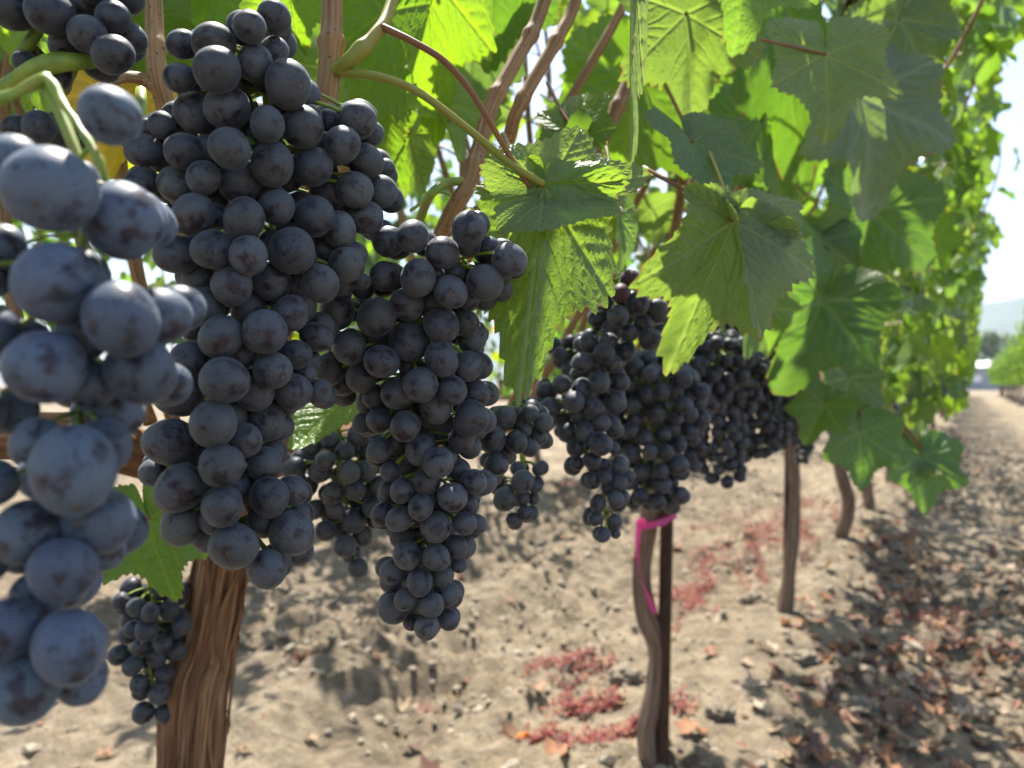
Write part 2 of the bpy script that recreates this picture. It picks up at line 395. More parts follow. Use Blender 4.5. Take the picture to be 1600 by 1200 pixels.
def ico(rad, seed, sub=1):
    r = random.Random(seed)
    g = (1 + 5 ** .5) / 2
    V = [Vector(v).normalized() for v in [(-1, g, 0), (1, g, 0), (-1, -g, 0), (1, -g, 0), (0, -1, g), (0, 1, g), (0, -1, -g), (0, 1, -g), (g, 0, -1), (g, 0, 1), (-g, 0, -1), (-g, 0, 1)]]
    F = [(0, 11, 5), (0, 5, 1), (0, 1, 7), (0, 7, 10), (0, 10, 11), (1, 5, 9), (5, 11, 4), (11, 10, 2), (10, 7, 6), (7, 1, 8), (3, 9, 4), (3, 4, 2), (3, 2, 6), (3, 6, 8), (3, 8, 9), (4, 9, 5), (2, 4, 11), (6, 2, 10), (8, 6, 7), (9, 8, 1)]
    for _ in range(sub - 1):
        mid = {}; NF = []
        def m(a, b):
            k = (min(a, b), max(a, b))
            if k not in mid: mid[k] = len(V); V.append(((V[a] + V[b]) / 2).normalized())
            return mid[k]
        for a, b, c in F:
            x, y, z = m(a, b), m(b, c), m(c, a); NF += [(a, x, z), (b, y, x), (c, z, y), (x, y, z)]
        F = NF
    return [v * rad * r.uniform(0.72, 1.15) for v in V], F

def build_clods():
    a = Acc(); vars_ = [ico(1, s) for s in range(8)]
    n = 0
    while n < 9000:
        x = rng.uniform(-2.4, 0.9); y = rng.uniform(0.55, 7.0) if rng.random() < .75 else rng.uniform(0.6, 3.2)
        if vnoise(np.array([x * 1.7]), np.array([y * 1.7]), 8)[0] < rng.uniform(0.1, 0.55): continue
        s = min(0.019, 0.0050 * math.exp(rng.gauss(0, .6)) * (1 + .12 * y))
        V, F = vars_[n % 8]; q = Matrix.Rotation(rng.uniform(0, 6.3), 3, 'Z') @ Matrix.Rotation(rng.uniform(0, 3), 3, 'X')
        sc = Vector((1, rng.uniform(.7, 1.2), rng.uniform(.5, .9))); z = gz(x, y)
        c = rng.uniform(.75, 1.3); col = (0.25 * c, 0.21 * c, 0.158 * c)
        a.add([tuple((q @ v) * s * Vector(sc) + Vector((x, y, z + s * .25))) if False else tuple(Vector(((q @ v).x * s * sc.x + x, (q @ v).y * s * sc.y + y, (q @ v).z * s * sc.z + z + s * .05))) for v in V], F, None, [col] * len(V))
        n += 1
    o = link('soil_crumbs', a.mesh("soil_crumbs", M_CLOD, False)); tag(o, 'tan crumbs and small lumps of soil scattered over the ground', 'soil', kind='stuff')
build_clods()

# ------------------------------------------------------------------ grapevine leaf blades
def leaf_outline(th, seed, teeth=True, lobing=1.0):
    r = random.Random(seed)
    keys = [(0, 1.0), (27, .74 - .10 * lobing), (54, .90), (80, .66 - .06 * lobing), (108, .72), (140, .60), (165, .46), (180, .10)]
    out = np.zeros_like(th)
    jit = {s: [r.uniform(.93, 1.07) for _ in keys] for s in (-1, 1)}
    a = np.degrees(np.abs((th + np.pi) % (2 * np.pi) - np.pi)); sg = np.where(((th + np.pi) % (2 * np.pi) - np.pi) >= 0, 1, -1)
    for s in (-1, 1):
        ks = [k for k, _ in keys]; vsx = [v * (1 if i in (0, len(keys) - 1) else jit[s][i]) for i, (_, v) in enumerate(keys)]
        o = np.zeros_like(a)
        for i in range(len(ks) - 1):
            m_ = (a >= ks[i]) & (a <= ks[i + 1]); t = (a - ks[i]) / (ks[i + 1] - ks[i])
            up = vsx[i + 1] > vsx[i]                      # peaked tips, rounded bays
            e = np.where(up, t ** 1.5, 1 - (1 - t) ** 1.5)
            if i == len(ks) - 2: e = t ** 3
            o = np.where(m_, vsx[i] * (1 - e) + vsx[i + 1] * e, o)
        out = np.where(sg == s, o, out)
    if teeth:
        ph = a / 6.6 + (sg > 0) * .37
        saw = np.abs((ph % 1.0) - .5) * 2
        big = np.abs(((a / 18.0) % 1.0) - .5) * 2
        out = out * (1 + (0.075 * (1 - saw) + 0.05 * (1 - big) - .05) * np.clip((172 - a) / 20, 0, 1))
    return out

def leaf_mesh(name, seed, na=96, nr=10, fold=(12, 12), curl=0.5, wave=0.06, cup=0.0, lobing=1.0, twist=0.0, xs=(1, 1), back=1.0):
    """unit blade: petiole joint at the origin, tip at +Y, upper face +Z; fold = (left, right) angles in degrees"""
    r = random.Random(seed)
    th = np.linspace(-np.pi, np.pi, na, endpoint=False) + 1e-4
    Ro = leaf_outline(th, seed, True, lobing)
    fr = (np.arange(1, nr + 1) / nr) ** 0.85
    RR = fr[:, None] * Ro[None, :]
    X = RR * np.sin(th)[None, :]; Y = RR * np.cos(th)[None, :]
    x = np.concatenate([[0], X.ravel()]); y = np.concatenate([[0], Y.ravel()])
    e = np.concatenate([[0], np.repeat(fr, na)])
    rad = np.hypot(x, y)
    # veins
    vein = np.zeros_like(x); blade = np.zeros_like(x)
    tips = [(0, 1.0), (R(54), .88), (-R(54), .88), (R(108), .68), (-R(108), .68)]
    def seg(ax, ay, bx, by, w0, w1, amp):
        nonlocal vein
        dx, dy = bx - ax, by - ay; L2 = dx * dx + dy * dy
        t = np.clip(((x - ax) * dx + (y - ay) * dy) / L2, 0, 1)
        d = np.hypot(x - ax - t * dx, y - ay - t * dy); w = w0 * (1 - t) + w1 * t
        vein = np.maximum(vein, amp * np.exp(-(d / w) ** 2))
    wmin = 0.008 if na > 150 else 0.016
    for ang, L in tips:
        ux, uy = math.sin(ang), math.cos(ang)
        seg(0, 0, ux * L, uy * L, wmin * 2.2, wmin, 1.0)
        k = 0.16
        sd_ = 1
        while k < L * .9:
            for s in (-1, 1):
                aa = ang + s * R(r.uniform(38, 50)); ln = (L - k) * r.uniform(.42, .56) + .05
                kk = k + (.05 if s > 0 else 0)
                mx_, my_ = ux * kk + math.sin(aa) * ln * .55, uy * kk + math.cos(aa) * ln * .55
                a2 = aa - s * R(10)
                seg(ux * kk, uy * kk, mx_, my_, wmin * 1.2, wmin * .9, .75)
                seg(mx_, my_, mx_ + math.sin(a2) * ln * .45, my_ + math.cos(a2) * ln * .45, wmin * .9, wmin * .7, .6)
            k += 0.135
    z = 0.014 * min(1, .45 * (xs[0] + xs[1])) * (1 - vein) * np.clip(rad * 3, 0, 1) * (0.6 + 0.8 * vnoise(x * 9 + 30, y * 9 + 30, seed)) - 0.01 * vein
    z = z + wave * rad ** 1.5 * (2 * vnoise(x * 2.6 + 50, y * 2.6 + 50, seed + 3) - 1) + wave * .6 * np.concatenate([[0], (fr[:, None] ** 3 * np.sin(th * r.choice([5, 6, 7]) + r.uniform(0, 6))[None, :]).ravel()])
    z = z - cup * rad ** 2
    x = np.where(x < 0, x * xs[0], x * xs[1]); y = np.where(y < 0, y * back, y)
    # droop: bend about X
    if abs(curl) > 1e-3:
        ang = y * curl; s_ = np.where(np.abs(curl) > 1e-6, np.sin(ang) / curl, y)
        y2 = s_ + z * np.sin(ang) * 0.0; z = z * np.cos(ang) - (1 - np.cos(ang)) / curl; y = y2
    # fold about the midrib, rounded near it
    fl, frr = R(fold[0]), R(fold[1]); ax_ = np.abs(x); s0 = 0.05
    sm = np.clip((ax_ - 0.0) / s0, 0, 1)
    ang = np.where(x < 0, fl, frr)
    dx = ax_ * np.cos(ang) - z * np.sin(ang) * sm; dz = ax_ * np.sin(ang) * sm + z * np.cos(ang)
    x = np.sign(x) * dx; z = dz
    if twist:
        a_ = twist * y; x, z = x * np.cos(a_) - z * np.sin(a_), x * np.sin(a_) + z * np.cos(a_)
    V = np.stack([x, y, z], 1)
    F = [(0, 1 + (k + 1) % na, 1 + k) for k in range(na)]
    for j in range(nr - 1):
        b = 1 + j * na
        for k in range(na):
            k2 = (k + 1) % na
            F.append((b + k, b + k2, b + na + k2, b + na + k))
    uv = np.stack([np.concatenate([[0], X.ravel()]) + seed * 3.1, np.concatenate([[0], Y.ravel()]), np.zeros(len(x))], 1)
    return mesh(name, V, F, M_LEAF, True, uv, {'vein': vein, 'edge': e})

LEAF_LIB = [leaf_mesh('leaf', 100 + i, 112, 9, (rng.uniform(2, 32), rng.uniform(2, 32)), rng.uniform(.1, 1.0), rng.uniform(.07, .19), rng.uniform(-.15, .3), rng.uniform(.3, 1.3), rng.uniform(-.5, .5)) for i in range(12)]

GREENS = [(0.055, 0.105, 0.026), (0.070, 0.122, 0.032), (0.048, 0.092, 0.034), (0.085, 0.135, 0.030), (0.064, 0.102, 0.050)]
def leaf_tint(r):
    x = r.random()
    if x < 0.014: return (0.30, 0.22, 0.02, 1)
    if x < 0.045: return (0.15, 0.18, 0.02, 1)
    g = r.choice(GREENS); k = r.uniform(.82, 1.2)
    return (g[0] * k, g[1] * k, g[2] * k, 1)

def leaf_matrix(j, tip, n, size):
    y = tip.normalized(); z = (n - y * n.dot(y))
    if z.length < 1e-3: z = y.orthogonal()
    z.normalize(); x = y.cross(z)
    M = Matrix((x, y, z)).transposed().to_4x4()
    return Matrix.Translation(j) @ M @ Matrix.Scale(size, 4)

def add_leaf(parent, data, j, tip, n, size, col, pet_from=None, pet_r=0.0011, pet_mat=None, petpts=None, sub=4, seg=6):
    M = leaf_matrix(j, tip, n, size)
    o = link('leaf', data, parent, M); o.color = col
    if petpts is None and pet_from is not None:
        mid = (pet_from + j) / 2 + Vector((0, 0, 0.012)); petpts = [pet_from, mid, j]
    if petpts:
        V, F, UV = tube_data(petpts, [pet_r * 1.25] + [pet_r] * (len(petpts) - 1), seg, sub)
        Mi = M.inverted()
        V = [tuple(Mi @ Vector(v)) for v in V]
        link('petiole', mesh('petiole', V, F, pet_mat or M_PET, True, UV), o, M)
    return o

def leaf_low(acc, M, tint, seed):
    r = random.Random(seed)
    ths = [0, 27, 54, 80, 108, 150, 180, -150, -108, -80, -54, -27]
    rs = [1, .66, .9, .62, .72, .55, .12, .55, .72, .62, .9, .66]
    f = r.uniform(.1, .5); V = [M @ Vector((0, 0, 0))]
    for t_, rr in zip(ths, rs):
        rr *= r.uniform(.92, 1.08); x = math.sin(R(t_)) * rr; y = math.cos(R(t_)) * rr
        V.append(M @ Vector((x, y, abs(x) * f - .25 * y * y * (1 if y > 0 else .3))))
    F = [(0, 1 + k, 1 + (k + 1) % 12) for k in range(12)]
    acc.add([tuple(v) for v in V], F, [(seed % 97, 0, 0)] * 13, [tint] * 13)

# ------------------------------------------------------------------ the vines of the row
ROWX = -0.50
def cordon_z(y): return H - 0.045 + 0.012 * math.sin(y * 7.3)

def trunk_rough(seed, amp=0.16):
    r = random.Random(seed); ph = [r.uniform(0, 6.28) for _ in range(8)]
    def f(a, L):
        s = .5 * math.sin(7 * a + ph[0] + 5 * math.sin(L * 9 + ph[1])) + .35 * math.sin(13 * a + ph[2] + 4 * math.sin(L * 14 + ph[3])) + .3 * math.sin(23 * a + ph[4] + 3 * math.sin(L * 21 + ph[5]))
        return 1 + amp * s + .07 * math.sin(L * 31 + ph[6]) + .05 * math.sin(3 * a + L * 12 + ph[7])
    return f

def vlim(u):
    return float(np.interp(u, [-200, 430, 620, 760, 900, 1000, 1100, 1250, 1400, 1520], [400, 345, 330, 330, 400, 425, 440, 500, 610, 615]))

GAPS = [P(283, 55, .29), P(243, 60, .35), P(212, 235, .29), P(812, 575, .32), P(862, 555, .325), P(880, 300, .335), P(965, 440, .49), P(985, 200, .345), P(770, 345, .56), P(1120, 270, .46), P(300, 130, .27)]
def view_ok(c, rad):
    for g in GAPS:                      # chinks in the canopy that let the sun through
        w = c - g; k = w.dot(sd)
        if k > .02 and (w - sd * k).length < .055: return False
    q = proj(c)
    if (c - CAM).length < 0.20: return False
    if q is None: return True
    u, v, z = q; m = 1.1 * rad * FPX / z
    if u < -m or u > 1600 + m or v < -m or v > 1200 + m: return True
    if z < 0.46: return False
    if z < 0.80 and u > 760 and u < 1420: return False
    if z < 3.2 and v + 0.75 * m > vlim(u) + (45 if z > 1.0 else 0) + (60 if z > 1.7 else 0): return False
    return True

def shoots_for(y0, seed, nshoot, ln=1.25, half=0.56):
    """points of upright shoots leaving the cordon; the last ones lean out over the alley"""
    r = random.Random(seed); S = []
    for k in range(nshoot):
        y = y0 - half + 2 * half * (k + .5) / nshoot + r.uniform(-.03, .03)
        b = Vector((ROWX + r.uniform(-.03, .03), y, cordon_z(y) + .01))
        lean = r.uniform(-.40, .32) if k % 3 else r.uniform(.34, .58)
        L = ln * r.uniform(.8, 1.15); pts = [b]; yy = r.uniform(-.12, .12)
        for s in range(1, 7):
            t = s / 6
            pts.append(b + Vector((lean * (1 - (1 - t) ** 2) + r.uniform(-.02, .02), yy * t + r.uniform(-.02, .02), L * t * (1 - .10 * abs(lean) * t))))
        S.append(pts)
    return S

def leaf_spots(S, seed, step=0.052):
    """(node, joint, tip direction, normal, size) for leaves borne along the shoots"""
    r = random.Random(seed); out = []
    for pts in S:
        P2, _ = catmull(pts, [1] * len(pts), 6)
        acc = 0; side = r.choice((-1, 1)); ang = r.uniform(0, 6.28)
        for i in range(1, len(P2)):
            acc += (P2[i] - P2[i - 1]).length
            if acc < step * r.uniform(.75, 1.2): continue
            acc = 0; side = -side; p = P2[i]
            ang += math.pi + r.uniform(-.7, .7)
            o = Vector((math.cos(ang), .75 * math.sin(ang), 0)); o.x += (.55 if p.x > ROWX else -.45); o.normalize()
            pl = r.uniform(.05, .10)
            j = p + o * pl * .85 + Vector((0, 0, pl * r.uniform(.0, .6)))
            size = r.uniform(.046, .074)
            tip = (o * r.uniform(.15, .9) + Vector((r.uniform(-.3, .3), r.uniform(-.3, .3), -r.uniform(.35, 1.15)))).normalized()
            n = (o * r.uniform(.4, 1.0) + Vector((r.uniform(-.35, .35), r.uniform(-.35, .35), r.uniform(.25, 1.0)))).normalized()
            out.append((p, j, tip, n, size))
    return out

def outer_leaf(r, y0):
    y = y0 + r.uniform(-.6, .6); h = r.uniform(-.02, 1.05) ; x = ROWX + r.uniform(.22, .38) + .13 * min(1, h / .7)
    o_ = Vector((1, r.uniform(-.45, .45), 0)).normalized(); p = Vector((x, y, H + h)); j = p + o_ * .05
    return (p, j, (o_ * r.uniform(.05, .5) + Vector((0, r.uniform(-.3, .3), -1))).normalized(), (o_ * r.uniform(.6, 1) + Vector((0, r.uniform(-.5, .5), r.uniform(.1, .8)))).normalized(), r.uniform(.045, .074))

def make_vine(label, group, base, trunk_pts, trunk_r, seed, mat, nshoot=18, arms=(0.56, 0.56), seg=40, sub=14, amp=.16, leaves=True, petiole_dist=1.5, only_near=None):
    root = thing('grape_vine', label, 'vine', base, group)
    V, F, UV = tube_data(trunk_pts, trunk_r, seg, sub, trunk_rough(seed, amp))
    link('trunk', mesh('trunk', V, F, mat, True, UV), root, Matrix())
    top = Vector(trunk_pts[-1]); y0 = top.y
    for s, L in ((-1, arms[0]), (1, arms[1])):
        pts = [top - Vector((0, 0, .03))] + [Vector((ROWX + rng.uniform(-.012, .012), y0 + s * L * k / 4, cordon_z(y0 + s * L * k / 4))) for k in range(1, 5)]
        V, F, UV = tube_data(pts, [trunk_r[-1] * .9, .016, .014, .013, .009], 20, 8, trunk_rough(seed + s, .12))
        link('cordon_arm', mesh('cordon_arm', V, F, mat, True, UV), root, Matrix())
    S = shoots_for(y0, seed + 7, nshoot)
    keepS = []
    for pts in S:
        ok = True
        for p in catmull(pts, [1] * len(pts), 3)[0]:
            q = proj(p)
            if q and q[2] < .52 and -60 < q[0] < 1660 and -60 < q[1] < 1260: ok = False
        if not ok:      # the shoots next to the lens stand on the far side of the cordon
            pts = [p + Vector((-.16 - .05 * i, 0.03 * i, 0)) if i else p for i, p in enumerate(pts)]
            bad = [q for q in (proj(p) for p in pts) if q and q[2] < .42 and 0 < q[0] < 1600 and 0 < q[1] < 1200]
            if bad: continue
        keepS.append(pts)
        V, F, UV = tube_data(pts, [.0050, .0046, .0042, .0038, .0033, .0028, .0018], 8, 4)
        link('cane', mesh('cane', V, F, M_CANE, True, UV), root, Matrix())
    r = random.Random(seed + 90)
    n = 0; rest = Acc()
    spots = [q for q in leaf_spots(keepS, seed + 31) if view_ok(q[1] + q[2] * q[4] * .45, q[4])]
    # tufts of short side shoots low on the alley side, beyond the bunches
    for k in range(60):
        y = y0 + r.uniform(-.55, .55); x = ROWX + r.uniform(.12, .42); z = H + r.uniform(-.10, .30)
        o_ = Vector((r.uniform(.2, 1), r.uniform(-.6, .6), 0)).normalized(); p = Vector((x, y, z)); j = p + o_ * .06
        q = (p, j, (o_ * r.uniform(.1, .6) + Vector((0, 0, -1))).normalized(), (o_ + Vector((0, r.uniform(-.3, .3), r.uniform(.1, .8)))).normalized(), r.uniform(.05, .075))
        if y > 1.9 and view_ok(j + q[2] * q[4] * .45, q[4]): spots.append(q)
    # the drooping outer skin of leaves on the alley side
    for k in range(110):
        q = outer_leaf(r, y0)
        if q[1].y > 1.0 and view_ok(q[1] + q[2] * q[4] * .45, q[4]): spots.append(q)
    spots.sort(key=lambda q: ((q[1] - CAM).length + (0 if (proj(q[1]) and -100 < proj(q[1])[0] < 1700 and -100 < proj(q[1])[1] < 1300) else 5)))
    for (p, j, tip, nn, size) in spots:
        if n >= 280:
            leaf_low(rest, leaf_matrix(j, tip, nn, size), leaf_tint(r)[:3], seed * 999 + len(rest.V)); continue
        d = (j - CAM).length
        add_leaf(root, LEAF_LIB[r.randrange(len(LEAF_LIB))], j, tip, nn, size, leaf_tint(r), p if d < petiole_dist else None, .0012, M_PETR if r.random() < .4 else M_PET, None, 2, 5)
        n += 1
    if rest.V:
        f = link('foliage', rest.mesh('foliage', M_LEAFFAR), root, Matrix()); f['kind'] = 'stuff'
    return root

g0 = lambda x, y: Vector((x, y, gz(x, y) - .02))
# the vine behind the big bunches: shredded reddish trunk, leaning
tb = P(278, 1330, .555); tb.z = gz(tb.x, tb.y) - .03
V1 = make_vine('leaning vine with a shredded red-brown trunk behind the biggest bunches', 'vines of the near row', (tb.x, tb.y, tb.z + .03),
               [tb, P(297, 1200, .565), P(325, 1010, .575), P(350, 860, .575), P(368, 740, .57), Vector((ROWX, .40, cordon_z(.40)))],
               [.027, .0215, .0195, .0190, .0185, .017], 21, M_BARK, 18, (.5, .5), 72, 26, .10)
# the vine with the pink tie: crooked and bare
b2 = g0(-.505, 1.345)
V2 = make_vine('crooked bare-trunked vine tied to a dark stake with pink tape', 'vines of the near row', (b2.x, b2.y, b2.z + .02),
               [b2, P(1018, 1195, 1.41), P(1012, 1140, 1.41), P(1028, 1060, 1.41), P(1028, 1010, 1.41), P(1010, 960, 1.41), P(1003, 900, 1.41), P(1012, 830, 1.41), P(1020, 770, 1.41), Vector((ROWX, 1.36, cordon_z(1.36)))],
               [.024, .0200, .0185, .0215, .019, .0185, .0175, .0165, .016, .015], 33, M_BARKG, 18, (.46, .58), 48, 12, .09)
b3 = g0(-.50, 2.50)
V3 = make_vine('vine with a straight grey-brown trunk beyond the pink-tied vine', 'vines of the near row', (b3.x, b3.y, b3.z + .02),
               [b3, P(1232, 900, 2.40), P(1240, 800, 2.40), P(1236, 700, 2.40), Vector((ROWX, 2.5, cordon_z(2.5)))],
               [.025, .020, .0215, .019, .017], 47, M_BARKG, 18, (.56, .56), 32, 10, .10)
far_y = [3.75, 4.95, 6.1, 7.3, 8.5, 9.7, 10.9, 12.1, 13.3, 14.5]
b4 = g0(-.50, 3.75)
V4 = make_vine('slim vine with a bent trunk, second beyond the pink-tied vine', 'vines of the near row', (b4.x, b4.y, b4.z + .02),
               [b4, Vector((-.47, 3.74, .25)), Vector((-.52, 3.76, .45)), Vector((-.50, 3.75, .62)), Vector((ROWX, 3.75, cordon_z(3.75)))],
               [.028, .030, .021, .019, .018], 52, M_BARKG, 18, (.58, .58), 24, 8, .12)

# loose strips of bark on the shredded trunk
def bark_strips():
    r = random.Random(8); C_ = [P(288, 1270, .56), P(297, 1200, .565), P(325, 1010, .575), P(350, 860, .575), P(368, 740, .57)]
    C_, RD = catmull(C_, [.024, .0215, .0195, .0190, .0185], 12)
    for k in range(34):
        a0 = r.uniform(0, 6.28); i0 = r.randrange(0, len(C_) - 12); n = r.randint(8, 22); w = r.uniform(.0012, .0034)
        V, F, UV = [], [], []; L = 0
        idx = [min(i0 + q, len(C_) - 1) for q in range(n)]
        for q, i in enumerate(idx):
            if q and i == idx[q - 1]: break
            t_ = q / n; a = a0 + .25 * math.sin(q * .35 + k); lift = RD[i] * 1.05 + .0008 + .004 * max(0, abs(t_ - .5) * 2 - .6) * r.uniform(.5, 1.5)
            rad = CR * math.cos(a) + CF * math.sin(a); tan = -CR * math.sin(a) + CF * math.cos(a); ww = w * (1 - .7 * abs(2 * t_ - 1) ** 2)
            for dx, dz in ((-1, 0), (1, 0), (1, -.0012), (-1, -.0012)):
                V.append(tuple(C_[i] + rad * (lift + dz) + tan * dx * ww)); UV.append((a0 * .02 + dx * w, 0, q * .006))
        m_ = len(V) // 4
        for q in range(m_ - 1):
            for e in range(4):
                F.append((q * 4 + e, q * 4 + (e + 1) % 4, q * 4 + 4 + (e + 1) % 4, q * 4 + 4 + e))
        if m_ > 3: link('bark_strip', mesh('bark_strip', V, F, M_BARK, True, UV), V1, Matrix())
bark_strips()

# canes, shoots and petioles that can be followed one by one
def cane_px(parent, name, pts, radii, mat=M_CANE, seg=14, node=None):
    w = [P(*p) for p in pts]
    nodes = node or []
    def rough(a, L):
        s = 1 + .04 * math.sin(9 * a) + .03 * math.sin(17 * a + 1)
        for nl in nodes: s += .30 * math.exp(-((L - nl) / .0032) ** 2)
        return s
    V, F, UV = tube_data(w, radii, seg, 14, rough)
    return link(name, mesh(name, V, F, mat, True, UV), parent, Matrix())
cane_px(V1, 'cane', [(232, -260, .38), (240, 0, .36), (246, 110, .35), (262, 180, .355), (285, 330, .37), (330, 560, .48), (360, 640, .55)], [.0036, .0040, .0044, .0046, .0048, .006, .007], node=[.122])
cane_px(V1, 'cane_fork', [(246, 138, .35), (222, 124, .348), (190, 122, .34), (150, 140, .335)], [.0035, .0028, .0024, .002], seg=10)
cane_px(V1, 'cane', [(527, -260, .34), (520, 0, .325), (516, 98, .32), (505, 185, .325), (480, 330, .36), (430, 560, .46), (380, 650, .55)], [.0040, .0044, .0048, .0046, .0048, .006, .007], node=[.103])
cane_px(V1, 'cane', [(895, -160, .46), (846, 15, .44), (806, 95, .43), (768, 165, .42), (749, 232, .413), (734, 285, .41), (702, 342, .415), (640, 480, .46), (560, 620, .56)], [.0036, .0040, .0041, .0042, .0043, .0045, .0048, .005, .006], node=[.100, .145, .190])
cane_px(V1, 'cane', [(950, -160, .50), (900, 0, .48), (872, 60, .47), (812, 165, .46), (796, 215, .465), (775, 280, .48), (745, 360, .52), (700, 480, .6)], [.0034, .0037, .0039, .0040, .0041, .0042, .0045, .005], node=[.118, .162])
cane_px(V1, 'cane', [(1010, 60, .62), (962, 175, .6), (925, 255, .6), (880, 380, .62), (800, 560, .7)], [.005, .0055, .006, .006, .007], node=[.07])
cane_px(V2, 'cane', [(1080, 180, .9), (1060, 330, .9), (1040, 420, .92), (1000, 600, 1.1)], [.006, .006, .006, .007])
cane_px(V1, 'green_shoot', [(522, 112, .318), (548, 92, .312), (588, 52, .318), (610, 10, .33), (650, -120, .36)], [.0030, .0031, .0028, .0025, .002], M_PET, node=[.017])
cane_px(V1, 'tendril', [(598, 42, .318), (640, 62, .315), (690, 92, .315), (730, 135, .32), (765, 190, .322), (800, 250, .328), (828, 292, .333)], [.0016, .0015, .0014, .0013, .0013, .0013, .0012], M_PETR, 10)
cane_px(V1, 'green_shoot', [(735, 283, .41), (700, 285, .405), (672, 305, .40), (655, 345, .41)], [.0022, .0024, .0025, .0024], M_STEM, 8)
cane_px(V1, 'tendril', [(640, 330, .45), (690, 300, .45), (740, 330, .46), (760, 300, .45)], [.001] * 4, M_STEM, 6)
cane_px(V1, 'petiole', [(760, 280, .47), (830, 255, .45), (880, 248, .45), (935, 235, .46)], [.0017] * 4, M_PETR, 8)
cane_px(V1, 'petiole', [(810, 280, .47), (860, 225, .47), (885, 213, .47), (905, 214, .48)], [.0017] * 4, M_PETR, 8)
cane_px(V2, 'lateral_shoot', [(1300, 560, 1.1), (1360, 625, 1.08), (1400, 650, 1.06), (1440, 700, 1.05)], [.003, .0028, .0024, .002], M_PETR, 8)

